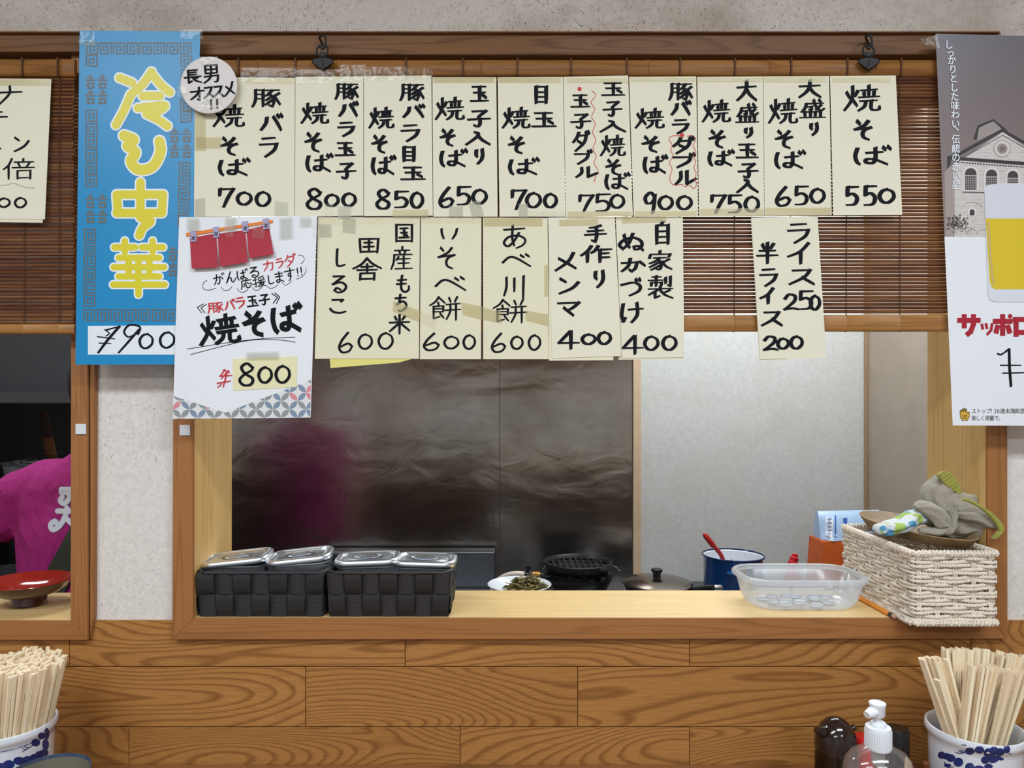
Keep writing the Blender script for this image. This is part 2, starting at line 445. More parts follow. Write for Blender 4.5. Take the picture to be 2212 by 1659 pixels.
# ------------------------------------------------------------------ blinds
def blind(x0, x1, top, rail_h, bot0, bot1, cords, nodes, label, ybl=-0.024):
    root = empty('bamboo_blind', P((x0 + x1) / 2, bot1, ybl), label, 'blind', 'bamboo blinds over the serving windows')
    m = MB(); pitch = 7.73; py = top + rail_h + 2
    while py < bot0 - 4:
        h = 6.55 + random.uniform(-.5, .35); j = random.uniform(-.5, .5)
        za, zb = Z(py + h + j, ybl), Z(py + j, ybl)
        xa, xb = X(x0 + 2 + random.uniform(-2, 3), ybl), X(x1 - 2 + random.uniform(-3, 2), ybl)
        t = random.uniform(0.0011, 0.0017); q = (zb - za) * 0.28
        n = 6; ring = []
        for k in range(n + 1):
            xx = xa + (xb - xa) * k / n; dz = random.uniform(-.0002, .0002); dy = random.uniform(-.0004, .0004)
            ring.append([Vector((xx, ybl - t + dy, za + q + dz)), Vector((xx, ybl - t + dy, zb - q + dz)), Vector((xx, ybl - .0003 + dy, zb + dz)), Vector((xx, ybl + t * .6 + dy, zb - q + dz)), Vector((xx, ybl + t * .6 + dy, za + q + dz)), Vector((xx, ybl - .0003 + dy, za + dz))])
        m.loft(ring, 0, True, True); py += pitch
    m.build('slats', M['slat'], root)
    # split bamboo rail with node rings
    yr = ybl - 0.002
    def rail(p0, p1, nodes, mat, name, bulge):
        m = MB(); r = []
        xs = sorted(set([x0, x1] + [n + d for n in nodes for d in (-3, -1.2, 0, 1.2, 3) if x0 < n + d < x1]))
        for px in xs:
            k = min([abs(px - n) for n in nodes] or [99]); e = 0.0012 if k < .1 else (0.0006 if k < 1.5 else 0)
            ring = []
            zc = (Z(p0, yr) + Z(p1, yr)) / 2; hh = (Z(p0, yr) - Z(p1, yr)) / 2 + e * .6
            for q in range(10):
                a = math.pi * (q / 9 - .5)
                ring.append(Vector((X(px, yr), yr - bulge * math.cos(a) - e, zc + hh * math.sin(a))))
            ring.append(Vector((X(px, yr), yr + .004, zc + hh))); ring.append(Vector((X(px, yr), yr + .004, zc - hh)))
            r.append(ring)
        m.loft(r, 0, True, True)
        off = random.uniform(0, 30)
        m.uv = [[(m.v[i].x + off, m.v[i].z + off) for i in f] for f in m.f]
        return m.build(name, mat, root, True, sharp=50)
    rl = rail(top, top + rail_h, nodes, M['bamboo_rail'], 'top_rail', 0.0035)
    for n in cords:
        mm = MB(); mm.box(X(n - 1.6, yr), X(n + 1.6, yr), yr - .006, yr + .006, Z(top + rail_h, yr) - .001, Z(top, yr) + .001, .0006)
        mm.build('binding', M['cord'], rl)
    rail(bot0, bot1, cords, M['bamboo_bar'], 'bottom_rail', 0.003)
    for n in cords:
        mm = MB(); pts = []; py = top + rail_h; s = 1
        while py < bot1:
            pts.append(P(n + s * .7, py, ybl - .0026 - (.0006 if s > 0 else 0))); s = -s; py += 3.86
        mm.tube(pts, .0009, 5); mm.build('cord', M['cord'], root)
    return root
main_blind = blind(423, 2068, 130, 35, 680, 716, [517, 640, 878, 1000, 1118, 1233, 1353, 1468, 1586, 1707, 1828, 1944], [560, 731, 1040, 1400, 1660, 1890], 'long bamboo blind hanging over the wide serving window behind the menu sheets')
left_blind = blind(-1500, 163, 128, 38, 700, 721, [-700, -300, 52, 128], [-500, -150, 136], 'bamboo blind over the partly seen serving window at the left edge')
# iron hooks with leaf plates holding the long blind
def hook(px, label):
    y0 = -0.0185
    root = empty('blind_hook', P(px, 150, -0.035), label, 'hook', 'iron hooks holding the long blind')
    m = MB()
    pts = [P(px + 1, 97, -0.012), P(px - 6, 84, -.02), P(px - 5, 78, -.03), P(px + 3, 76, -.036), P(px + 6, 86, -.038), P(px + 6, 98, -.038), P(px, 106, -.039), P(px - 5, 100, -.04)]
    m.tube(smooth_path(pts, 5), .0017, 8); m.build('hook_wire', M['iron'], root, True)
    m = MB(); ring = [P(px - 1, 110, -.038) + Vector((math.cos(a) * .0085, math.sin(a) * .002, math.sin(a) * .0095)) for a in [2 * math.pi * k / 20 for k in range(21)]]
    m.tube(ring, .0015, 8); m.build('ring', M['iron'], root, True)
    m = MB(); m.box(X(px - 6, -.036), X(px + 6, -.036), -.0375, -.0345, Z(128, -.036), Z(113, -.036), .0006)
    out = [(-24, 131), (-19, 126.5), (-10, 126), (-6, 122), (6, 122), (10, 126), (19, 126.5), (24, 131), (22, 137), (16, 140), (11, 145), (5, 147), (0, 152), (-5, 147), (-11, 145), (-16, 140), (-22, 137)]
    a = [P(px + x, y, -.0375) for x, y in out]; b = [P(px + x * .9, 132 + (y - 132) * .9, -.0395) for x, y in out]; c = [P(px + x, y, -.0345) for x, y in out]
    m.loft([c, a, b], 0, True, True)
    m.box(X(px - 1, -.04), X(px + 1, -.04), -.0412, -.039, Z(143, -.04), Z(131, -.04), .0004)
    m.build('leaf_plate', M['iron'], root)
hook(697, 'black iron leaf hook above the menu sheet priced 800')
hook(1877, 'black iron leaf hook above the menu sheet priced 550')

# ------------------------------------------------------------------ brush writing
S = {
'焼': "10,28 18,48|40,22 32,42|26,5 26,40 20,65 4,95|26,55 38,78|50,20 92,15|70,2 70,40|57,28 58,44|84,24 83,42|44,46 98,42|47,60 92,57|62,60 58,80 42,96|77,58 76,86 84,94 98,90 98,80",
'そ': "25,6 38,20|75,6 55,28 14,46|14,46 88,36|88,36 60,48 50,66 56,84 78,94",
'ば': "14,15 9,50 13,80 20,92|38,36 78,30|60,12 60,64 52,86 36,82 38,68 58,68 90,92|80,8 86,20|92,4 99,16",
'バ': "32,20 28,50 8,88|60,15 75,45 92,88|76,4 84,18|90,1 98,15",
'ラ': "22,12 78,8|10,40 86,36|86,36 74,66 34,97",
'豚': "14,10 14,60 4,94|14,10 40,10|40,10 40,92|14,32 40,32|14,54 40,54|50,12 96,10|72,12 58,32 46,40|58,28 74,45 77,70 72,92 60,86|70,42 50,62|74,58 48,84|95,26 78,42|78,40 98,82",
'玉': "16,10 80,8|22,44 78,42|50,10 50,88|6,92 94,90|66,56 84,74",
'子': "22,10 80,6|80,6 48,38|48,38 54,60 52,84 42,95 28,88|3,56 97,50",
'目': "20,5 20,96|20,6 80,6|80,6 80,96|20,36 80,36|20,62 80,62|20,90 80,90",
'入': "38,6 52,14 44,42 4,94|50,24 66,58 98,92",
'り': "26,12 24,40 34,52|72,6 76,42 66,72 38,98",
'ダ': "38,6 28,30 6,54|36,22 82,18|82,18 70,55 20,98|34,48 66,66|80,2 86,15|92,0 99,12",
'ブ': "10,26 80,24|80,24 70,58 26,97|78,4 86,16|92,0 99,12",
'ル': "30,12 30,55 8,94|58,6 58,90|58,90 98,56",
'大': "6,36 94,30|50,3 48,40 32,70 4,97|50,44 66,70 97,96",
'盛': "26,22 90,18|26,22 22,42 8,64|26,38 46,36|46,36 44,54 36,52|54,3 62,34 80,56 94,46|82,28 62,52|74,2 82,12|20,64 22,90|22,64 80,62|80,62 80,90|42,64 42,88|60,64 60,88|3,93 97,91",
'国': "10,6 10,96|10,6 90,6|90,6 90,96|10,91 90,91|30,26 70,24|34,48 66,46|50,26 50,72|24,74 76,72|58,56 68,66",
'産': "50,2 50,14|18,18 82,16|36,20 42,32|64,18 58,32|14,36 92,34|16,36 12,70 2,97|34,44 24,60|32,54 84,52|32,72 80,70|56,42 56,92|20,95 94,93",
'も': "46,3 40,50 44,84 66,96 86,82 86,62|20,30 72,26|14,52 70,48",
'ち': "13,25 84,20|46,3 38,48 22,60|24,58 60,42 84,55 82,78 50,97 34,92",
'米': "28,12 38,30|76,8 62,28|4,42 97,38|50,2 50,98|46,46 4,86|54,44 97,82",
'田': "10,14 14,92|10,12 90,10|90,10 86,94|50,14 50,84|30,34 66,32|26,60 72,56|14,88 86,86",
'舎': "50,3 30,30 2,48|50,5 70,28 98,46|30,40 70,38|50,28 50,62|16,54 84,52|28,68 26,96|28,68 74,66|74,66 74,96|28,92 72,90",
'し': "34,3 30,60 36,90 60,94 92,86",
'る': "22,8 78,6|78,6 18,52|18,52 60,40 88,58 80,84 50,97 28,86 40,72 62,82",
'こ': "22,14 78,12 66,26|10,68 26,86 60,94 92,84",
'い': "18,10 20,50 28,90|86,8 80,50 66,92",
'べ': "3,64 36,22 98,90|64,10 76,26|82,4 94,20",
'餅': "30,2 20,22 2,38|30,5 40,16 50,28|28,26 30,38|14,42 44,40|44,40 44,64|14,52 44,52|14,64 44,64|14,42 14,92|14,92 34,84|34,70 46,90|62,6 68,24|88,2 80,24|54,34 97,30|50,58 99,54|66,32 66,62 54,96|84,30 84,98",
'あ': "10,22 90,16|44,3 42,55 50,88|68,34 48,70 26,90 10,76 28,52 66,46 92,62 84,84 58,98",
'川': "16,10 16,50 6,86|50,14 50,68|90,4 88,97",
'手': "72,3 50,12 22,16|14,36 84,30|2,56 96,50|52,12 54,60 48,94 32,88",
'作': "34,2 22,32 2,58|22,36 22,97|56,2 46,28 34,42|50,24 98,20|62,24 62,97|62,46 90,43|62,70 92,67",
'メ': "80,4 58,50 8,96|22,34 54,56 90,84",
'ン': "12,10 38,28|96,30 66,66 8,97",
'マ': "6,18 94,12|94,12 70,42 48,60|30,46 70,92",
'自': "52,2 40,18|18,18 18,97|18,18 82,16|82,16 82,97|18,44 82,42|18,68 82,66|18,93 82,91",
'家': "50,1 50,14|8,36 12,18|12,18 92,16|92,16 86,30|26,36 78,34|50,36 30,54 8,64|42,44 54,60 54,85 44,96 34,88|48,58 8,84|54,72 14,98|88,42 64,58|60,56 74,78 98,93",
'製': "20,5 52,4|6,20 60,18|34,1 34,44|16,30 16,44|16,30 54,29|54,29 54,42|70,8 70,32|88,3 88,44 78,40|50,46 50,54|6,58 96,55|46,58 6,84|30,72 30,96|30,96 48,88|86,62 64,74|48,60 66,82 97,97",
'ぬ': "22,14 32,55 44,80|56,8 40,58 18,86 4,66 22,40 60,28 90,48 88,80 66,90 60,76 78,72 97,94",
'か': "8,34 66,28|66,28 60,70 46,92 36,82|40,4 32,55 8,93|78,26 97,52",
'づ': "3,36 60,22 90,40 84,70 42,96|70,4 76,16|86,1 92,12",
'け': "14,10 8,60 14,94 24,76|38,36 97,31|72,4 74,60 50,98",
'イ': "84,3 52,42 4,66|54,42 54,98",
'ス': "18,12 80,9|80,9 58,52 6,94|52,54 94,93",
'半': "26,10 36,30|78,6 64,28|14,40 86,38|3,63 97,60|50,2 50,98",
'長': "26,4 26,56|26,6 80,5|26,22 74,20|26,38 74,36|3,56 98,52|26,56 26,94|26,94 46,82|80,58 56,72|48,56 64,80 97,96",
'男': "18,4 18,48|18,4 82,4|82,4 82,48|50,4 50,48|18,26 82,26|18,47 82,47|10,64 86,61|86,61 80,92 64,94|46,50 40,74 6,98",
'オ': "5,32 95,28|62,3 62,94 48,88|60,32 40,60 5,86",
'ナ': "3,38 97,32|54,3 52,44 18,97",
'テ': "20,12 78,10|4,42 96,38|52,42 48,70 24,97",
'倍': "28,2 18,32 2,52|18,34 18,97|64,2 64,14|36,18 96,16|48,22 54,40|84,20 74,40|30,44 99,42|46,58 46,97|46,58 86,56|86,56 86,97|46,92 84,90",
'が': "6,40 56,32|56,32 54,70 42,92 30,84|34,10 28,55 6,94|66,34 84,56|76,8 84,20|90,3 98,14",
'ん': "56,3 6,96|6,96 36,54 52,58 54,84 70,94 97,62",
'カ': "8,32 86,28|86,28 78,84 60,95|46,5 40,50 6,95",
'応': "50,2 50,14|14,18 94,16|16,18 12,64 2,97|34,46 26,76|48,34 46,70 54,88 76,86 80,70|60,40 72,54|84,46 97,68",
'援': "3,28 36,24|22,3 22,92 10,88|3,68 38,54|88,3 44,12|46,20 50,32|64,18 66,30|90,16 80,30|46,40 96,38|40,56 98,54|62,40 56,66 34,97|58,66 86,64|86,64 70,86 46,97|60,74 78,88 98,96",
'ま': "16,20 86,20|18,44 84,42|52,3 52,78 40,94 20,86 30,72 54,74 90,94",
'す': "4,26 97,22|56,2 56,56 44,68 34,54 48,42 58,54 54,80 34,98",
'!': "50,5 46,66|44,88 46,95",
'0': "52,6 24,18 8,52 24,88 58,94 88,62 82,24 50,6",
'2': "12,30 38,6 76,14 74,42 42,70 8,93|8,93 60,86 97,92",
'4': "56,5 4,68|4,68 97,66|60,6 60,98",
'5': "24,8 20,48|20,48 58,40 88,60 72,90 16,95|24,8 96,6",
'6': "66,3 26,40 8,74 30,96 72,90 92,68 66,54 18,70",
'7': "12,8 10,40|12,9 92,7|92,7 60,50 34,97",
'8': "84,22 54,4 24,20 42,46 84,68 74,93 34,95 14,74 40,50 76,34 86,20",
'9': "80,24 52,4 14,26 24,52 60,50 82,24|82,16 76,60 66,98",
}
def parse(s): return [[tuple(float(c) for c in q.split(',')) for q in st.split()] for st in s.split('|')]
def catmull(pts, k=5):
    out = []
    for i in range(len(pts) - 1):
        p0 = pts[max(i - 1, 0)]; p1 = pts[i]; p2 = pts[i + 1]; p3 = pts[min(i + 2, len(pts) - 1)]
        for j in range(k):
            t = j / k
            out.append(tuple(0.5 * ((2 * b) + (c - a) * t + (2 * a - 5 * b + 4 * c - d) * t * t + (3 * b - a - 3 * c + d) * t ** 3) for a, b, c, d in zip(p0, p1, p2, p3)))
    out.append(tuple(pts[-1])); return out

class Ink:
    """collects flat shapes in paper coordinates, then places them on a sheet"""
    def __init__(self): self.v = []; self.f = []; self.k = 0
    def poly(self, pts):
        b = len(self.v); self.v += [tuple(p) for p in pts]; self.f.append(list(range(b, b + len(pts)))); return self
    def disc(self, c, r, n=12, sy=1.0, rot=0):
        ca, sa = math.cos(rot), math.sin(rot)
        return self.poly([(c[0] + r * math.cos(2 * math.pi * i / n) * ca - r * sy * math.sin(2 * math.pi * i / n) * sa, c[1] + r * math.cos(2 * math.pi * i / n) * sa + r * sy * math.sin(2 * math.pi * i / n) * ca) for i in range(n)])
    def ribbon(self, pts, wv, wh=None, taper=0.75, k=5):
        wh = wv if wh is None else wh
        p = catmull(pts, k) if len(pts) > 2 else [tuple(a + (b - a) * j / 3 for a, b in zip(pts[0], pts[1])) for j in range(4)]
        L = []; R = []; n = len(p)
        for i in range(n):
            a, b = p[max(i - 1, 0)], p[min(i + 1, n - 1)]
            dx, dy = b[0] - a[0], b[1] - a[1]; l = math.hypot(dx, dy) or 1
            dx /= l; dy /= l
            w = wh + (wv - wh) * (abs(dy) ** 0.8 if dx * dy <= 0 else min(1, abs(dy) ** 0.8 * 0.92))
            u = i / (n - 1)
            w *= 1 - (1 - taper) * max(0, (u - .6) / .4)
            w *= 0.5
            ex = 0
            if i == 0: ex = -0.3 * wv
            if i == n - 1: ex = 0.3 * wv * taper
            sl = 0.30 * w * (1 if wv != wh else 0)
            L.append((p[i][0] + dx * (ex + (sl if i in (0, n - 1) else 0)) - dy * w, p[i][1] + dy * (ex + (sl if i in (0, n - 1) else 0)) + dx * w))
            R.append((p[i][0] + dx * (ex - (sl if i in (0, n - 1) else 0)) + dy * w, p[i][1] + dy * (ex - (sl if i in (0, n - 1) else 0)) - dx * w))
        dl = (self.k % 14) * 2e-5; self.k += 1
        b = len(self.v); self.v += [(x, y, dl) for x, y in L + R]
        for i in range(n - 1): self.f.append([b + i, b + i + 1, b + n + i + 1, b + n + i])
        return self
    def rounds(self, pts, w, k=6, smooth=True):
        p = catmull(pts, k) if smooth and len(pts) > 2 else pts
        if not smooth or len(pts) == 2:
            q = []
            for a, b in zip(p[:-1], p[1:]): q += [tuple(x + (y - x) * j / 3 for x, y in zip(a, b)) for j in range(3)]
            p = q + [p[-1]]
        for i in range(len(p) - 1):
            a, b = p[i], p[i + 1]; dx, dy = b[0] - a[0], b[1] - a[1]; l = math.hypot(dx, dy)
            if l < 1e-6: continue
            nx, ny = -dy / l * w / 2, dx / l * w / 2
            self.poly([(a[0] + nx, a[1] + ny), (b[0] + nx, b[1] + ny), (b[0] - nx, b[1] - ny), (a[0] - nx, a[1] - ny)])
        for a in p: self.disc(a, w / 2, 14)
        return self
    def char(self, ch, box, wv, wh, rot=0.0, mode='nib', taper=0.75):
        x0, y0, x1, y1 = box; cx, cy = (x0 + x1) / 2, (y0 + y1) / 2; ca, sa = math.cos(rot), math.sin(rot)
        def mp(q):
            x = x0 + (x1 - x0) * q[0] / 100 - cx; y = y0 + (y1 - y0) * q[1] / 100 - cy
            return (cx + x * ca - y * sa, cy + x * sa + y * ca)
        sts = parse(S[ch])
        if mode == 'nib' and len(sts) >= 10: wv, wh = wv * .86, wh * .74
        for st in sts:
            # split at sharp corners
            parts = [[st[0]]]
            for i in range(1, len(st)):
                parts[-1].append(st[i])
                if 0 < i < len(st) - 1:
                    a = math.atan2(st[i][1] - st[i - 1][1], st[i][0] - st[i - 1][0]); b = math.atan2(st[i + 1][1] - st[i][1], st[i + 1][0] - st[i][0])
                    if abs((b - a + math.pi) % (2 * math.pi) - math.pi) > math.radians(100): parts.append([st[i]])
            for q in parts:
                pts = [mp(z) for z in q]
                if mode == 'nib': self.ribbon(pts, wv, wh, taper)
                else: self.rounds(pts, wv)
        return self
    def text(self, spec, wv=7.0, wh=3.6, rot=0.0):
        for item in spec.split(';'):
            a = item.split()
            if not a: continue
            self.char(a[0], [float(q) for q in a[1:5]], wv, wh, rot)
        return self
    def mesh(self, name, mat, parent, fn, lift):
        m = MB(); m.add([fn(p[0], p[1], lift + (p[2] if len(p) > 2 else 0)) for p in self.v], self.f)
        # face the room
        for f in m.f:
            a, b, c = m.v[f[0]], m.v[f[1]], m.v[f[2]]
            if (b - a).cross(c - a).y > 0: f.reverse()
        return m.build(name, mat, parent)


def field_union(ink, strokes, w, res=1.3):
    """one clean outline around round-ended strokes: list of point lists, widths"""
    import numpy as np
    segs = []
    for pts, sm in strokes:
        p = catmull(pts, 6) if sm and len(pts) > 2 else pts
        segs += [(a, b) for a, b in zip(p[:-1], p[1:])]
    xs = [p[0] for s in segs for p in s]; ys = [p[1] for s in segs for p in s]
    x0, x1, y0, y1 = min(xs) - w, max(xs) + w, min(ys) - w, max(ys) + w
    nx, ny = int((x1 - x0) / res) + 2, int((y1 - y0) / res) + 2
    gx, gy = np.meshgrid(x0 + res * np.arange(nx), y0 + res * np.arange(ny))
    d = np.full(gx.shape, 1e9)
    for (ax, ay), (bx, by) in segs:
        vx, vy = bx - ax, by - ay; L = max(vx * vx + vy * vy, 1e-9)
        t = np.clip(((gx - ax) * vx + (gy - ay) * vy) / L, 0, 1)
        d = np.minimum(d, np.hypot(gx - ax - t * vx, gy - ay - t * vy))
    d = w / 2 - d
    for j in range(ny - 1):
        for i in range(nx - 1):
            c = [(j, i), (j, i + 1), (j + 1, i + 1), (j + 1, i)]; v = [d[q] for q in c]
            if max(v) <= 0: continue
            out = []
            for k in range(4):
                a, b = c[k], c[(k + 1) % 4]; va, vb = v[k], v[(k + 1) % 4]
                pa = (gx[a], gy[a]); pb = (gx[b], gy[b])
                if va > 0: out.append(pa)
                if (va > 0) != (vb > 0):
                    t = va / (va - vb); out.append((pa[0] + (pb[0] - pa[0]) * t, pa[1] + (pb[1] - pa[1]) * t))
            if len(out) > 2: ink.poly(out)
    return ink
_font = {}
def glyph(ch):
    if ch not in _font:
        cu = bpy.data.curves.new('g', 'FONT'); cu.body = ch; cu.resolution_u = 3
        o = bpy.data.objects.new('g', cu); COL.objects.link(o)
        bpy.context.view_layer.update(); dg = bpy.context.evaluated_depsgraph_get()
        me = bpy.data.meshes.new_from_object(o.evaluated_get(dg))
        _font[ch] = ([v.co.copy() for v in me.vertices], [list(p.vertices) for p in me.polygons])
        bpy.data.objects.remove(o); bpy.data.curves.remove(cu); bpy.data.meshes.remove(me)
    return _font[ch]
def type_char(ink, ch, x, y, size, sx=1.0, bold=0.0):
    """set a printed character with its left edge at x and baseline at y"""
    v, f = glyph(ch)
    for k, (dx, dy) in enumerate([(0, 0)] if not bold else [(0, 0), (bold, 0), (0, bold), (bold, bold)]):
        b = len(ink.v); ink.v += [(x + dx + p.x * size * sx, y + dy - p.y * size, k * 3e-5) for p in v]
        ink.f += [[b + i for i in q] for q in f]

# ------------------------------------------------------------------ paper sheets
def sheet(name, quad, y0, mat, label, cat, group=None, curl=0.0, thick=0.0005, nu=6, nv=10, bow=0.0, lift_corner=0.0):
    """a sheet of paper; quad = corners (tl,tr,br,bl); returns (object, placing function)"""
    tl, tr, br, bl = quad
    top = min(tl[1], tr[1]); bot = max(bl[1], br[1]); lft = min(tl[0], bl[0]); rgt = max(tr[0], br[0])
    def depth(px, py):
        v = min(1.2, max(-.2, (py - top) / (bot - top))); u = (px - lft) / (rgt - lft)
        return y0 - curl * v * v - bow * math.sin(math.pi * min(1, max(0, u))) - lift_corner * (max(0, v - .55) * max(0, u - .3)) * 3
    def fn(px, py, lift=0.0): return P(px, py, depth(px, py) - lift)
    m = MB(); vs = []; fs = []
    for j in range(nv + 1):
        for i in range(nu + 1):
            u, v = i / nu, j / nv
            x = (tl[0] * (1 - u) + tr[0] * u) * (1 - v) + (bl[0] * (1 - u) + br[0] * u) * v
            y = (tl[1] * (1 - u) + tr[1] * u) * (1 - v) + (bl[1] * (1 - u) + br[1] * u) * v
            vs.append((x, y))
    N = nu + 1; f3 = [fn(x, y) for x, y in vs]; b3 = [fn(x, y, -thick) for x, y in vs]
    for j in range(nv):
        for i in range(nu):
            a = j * N + i; fs.append([a, a + N, a + N + 1, a + 1]); k = len(vs); fs.append([k + a, k + a + 1, k + a + N + 1, k + a + N])
    k = len(vs)
    edge = [i for i in range(N)] + [j * N + nu for j in range(1, nv + 1)] + [nv * N + i for i in range(nu - 1, -1, -1)] + [j * N for j in range(nv - 1, 0, -1)]
    for a, b in zip(edge, edge[1:] + edge[:1]): fs.append([a, b, k + b, k + a])
    m.add(f3 + b3, fs)
    o = m.build(name, mat, None, True, sharp=30)
    tag(o, label, cat, group)
    o['_fn'] = 0
    return o, fn
def tape(parent, fn, quad, mat='tape', lift=0.0012):
    m = MB(); n = 6; a = []
    tl, tr, br, bl = quad
    for j in range(3):
        for i in range(n + 1):
            u, v = i / n, j / 2
            x = (tl[0] * (1 - u) + tr[0] * u) * (1 - v) + (bl[0] * (1 - u) + br[0] * u) * v
            y = (tl[1] * (1 - u) + tr[1] * u) * (1 - v) + (bl[1] * (1 - u) + br[1] * u) * v
            a.append(fn(x, y, lift + random.uniform(0, .0003 if mat == 'tape' else .00002)))
    m.add(a, [[j * (n + 1) + i, (j + 1) * (n + 1) + i, (j + 1) * (n + 1) + i + 1, j * (n + 1) + i + 1] for j in range(2) for i in range(n)])
    return m.build('tape', M[mat], parent)
def rect(x0, y0, x1, y1, k=0.0): return [(x0, y0), (x1, y0 + k), (x1, y1 + k), (x0, y1)]

def slab(name, quad, lift, mat, par, fn, th=.0006, bend=0.0):
    m = MB(); n = 8
    tl, tr, br, bl = quad; a = []
    for j in range(n + 1):
        for s in range(n + 1):
            u, v = s / n, j / n
            x = (tl[0] * (1 - u) + tr[0] * u) * (1 - v) + (bl[0] * (1 - u) + br[0] * u) * v
            y = (tl[1] * (1 - u) + tr[1] * u) * (1 - v) + (bl[1] * (1 - u) + br[1] * u) * v
            a.append(fn(x, y, lift + bend * v * v))
    N = n + 1
    m.add(a, [[j * N + s, (j + 1) * N + s, (j + 1) * N + s + 1, j * N + s + 1] for j in range(n) for s in range(n)])
    ob = m.build(name, mat, par); md = ob.modifiers.new('s', 'SOLIDIFY'); md.thickness = th; md.offset = -1
    return ob
GM = 'cream handwritten menu sheets'
YS = -0.034
def menu(quad, text, label, y0=YS, mat='paper', wv=8.8, wh=4.2, curl=0.002, red=None, tapes=(), under=None, under_mat='paper_old', **kw):
    o, fn = sheet('menu_sheet', quad, y0, M[mat], label, 'menu sheet', GM, curl, **kw)
    items = [t for t in text.split(';') if t]
    Ink().text(';'.join(t for t in items if t[0] not in '0123456789'), wv, wh).mesh('dish_name', M['ink'], o, fn, 0.0003)
    Ink().text(';'.join(t for t in items if t[0] in '0123456789'), wv, wh).mesh('price', M['ink'], o, fn, 0.0003)
    if red: red(o, fn)
    for t in tapes: tape(o, fn, t[0], t[1])
    if under:
        u, _ = None, None
        tl, tr, br, bl = under
        ob = slab('under_sheet', under, -0.0008, M[under_mat], o, fn, .0004)
    return o, fn
def top_tape(x0, x1, y, h=12, kind='tape_old'): return (rect(x0, y, x1, y + h), kind)

menu([(421, 166), (637, 168), (636, 467), (419, 468)], "豚 543 190 606 233;バ 560 247 611 285;ラ 557 294 604 340;焼 459 226 527 275;そ 471 296 517 337;ば 468 342 540 381;7 471 405 507 448;0 510 414 546 443;0 551 413 586 446",
     'wide cream menu sheet priced 700 directly under the round badge', tapes=[(rect(520, 146, 640, 176), 'tape'), top_tape(530, 634, 168), (rect(421, 215, 444, 325), 'tape_old'), (rect(423, 296, 478, 320), 'tape_old'), (rect(593, 433, 622, 478, 4), 'tape_grey'), (rect(420, 430, 443, 480, -4), 'tape_grey')])
menu([(638, 166), (785, 165), (785, 466), (637, 468)], "豚 723 178 774 216;バ 730 221 774 254;ラ 727 262 769 295;玉 723 306 769 338;子 727 351 769 387;焼 649 222 709 268;そ 654 286 698 330;ば 658 332 719 373;8 658 406 698 453;0 701 419 734 446;0 738 416 771 446",
     'cream menu sheet priced 800, below the iron leaf hook over the blind rail', tapes=[(rect(640, 150, 740, 180), 'tape'), (rect(735, 140, 790, 176), 'tape'), (rect(700, 440, 720, 470), 'tape'), (rect(730, 445, 758, 470), 'tape_grey')])
menu([(786, 164), (932, 163), (935, 466), (786, 467)], "豚 863 179 916 219;バ 868 227 918 256;ラ 863 267 910 306;目 866 316 901 349;玉 864 359 921 390;焼 796 232 850 278;そ 799 292 839 332;ば 800 336 855 379;8 809 408 845 452;5 848 411 883 450;0 886 414 916 450",
     'cream menu sheet priced 850 in the upper row', y0=YS - .0008, tapes=[(rect(786, 144, 880, 174), 'tape'), (rect(872, 148, 935, 172), 'tape'), (rect(848, 452, 925, 468), 'tape_old')])
menu([(934, 167), (1072, 167), (1075, 468), (936, 468)], "玉 1015 184 1057 221;子 1010 237 1060 275;入 1005 284 1059 314;り 1022 321 1049 354;焼 939 210 1002 260;そ 947 279 986 317;ば 947 322 1010 362;6 948 404 981 449;5 983 401 1018 444;0 1019 408 1054 441",
     'cream menu sheet priced 650 right beside the sheet priced 850', tapes=[top_tape(936, 1068, 166), (rect(970, 445, 1000, 468), 'tape_grey'), ([(1012, 438), (1036, 432), (1046, 466), (1020, 470)], 'tape_grey')])
menu([(1075, 167), (1216, 166), (1222, 467), (1079, 468)], "目 1151 185 1187 224;玉 1147 241 1204 276;焼 1084 232 1144 278;そ 1094 295 1136 333;ば 1095 341 1165 379;7 1103 408 1138 453;0 1135 415 1171 449;0 1174 417 1205 449",
     'cream menu sheet priced 700 between sheets priced 650 and 750 in the upper row', tapes=[top_tape(1076, 1212, 166), (rect(1120, 440, 1140, 470), 'tape_grey'), (rect(1142, 455, 1218, 469), 'tape')])
def red6(o, fn):
    i = Ink().disc((1252, 192), 4.5)
    pts = [(1279, 196), (1287, 206), (1277, 221), (1285, 235), (1278, 252), (1286, 268), (1280, 285), (1287, 303), (1281, 320), (1288, 338), (1283, 352), (1292, 368), (1286, 382), (1284, 393)]
    i.ribbon(pts, 1.3, 1.3, 1); i.mesh('red_marks', M['red_ink'], o, fn, .0004)
menu([(1217, 166), (1357, 163), (1367, 466), (1223, 469)], "玉 1298 177 1352 208;子 1303 218 1344 252;入 1295 260 1352 286;焼 1296 292 1350 338;そ 1304 344 1344 379;ば 1304 373 1361 411;玉 1232 203 1276 233;子 1233 245 1277 278;ダ 1236 284 1273 327;ブ 1238 325 1279 355;ル 1241 360 1292 384;7 1249 419 1284 458;5 1282 417 1320 458;0 1317 419 1351 450",
     'cream menu sheet priced 750 with a red dot and red wavy line', y0=YS - .001, wv=8.0, wh=3.8, red=red6, tapes=[top_tape(1224, 1356, 167, 11), (rect(1226, 456, 1364, 470), 'tape_old')])
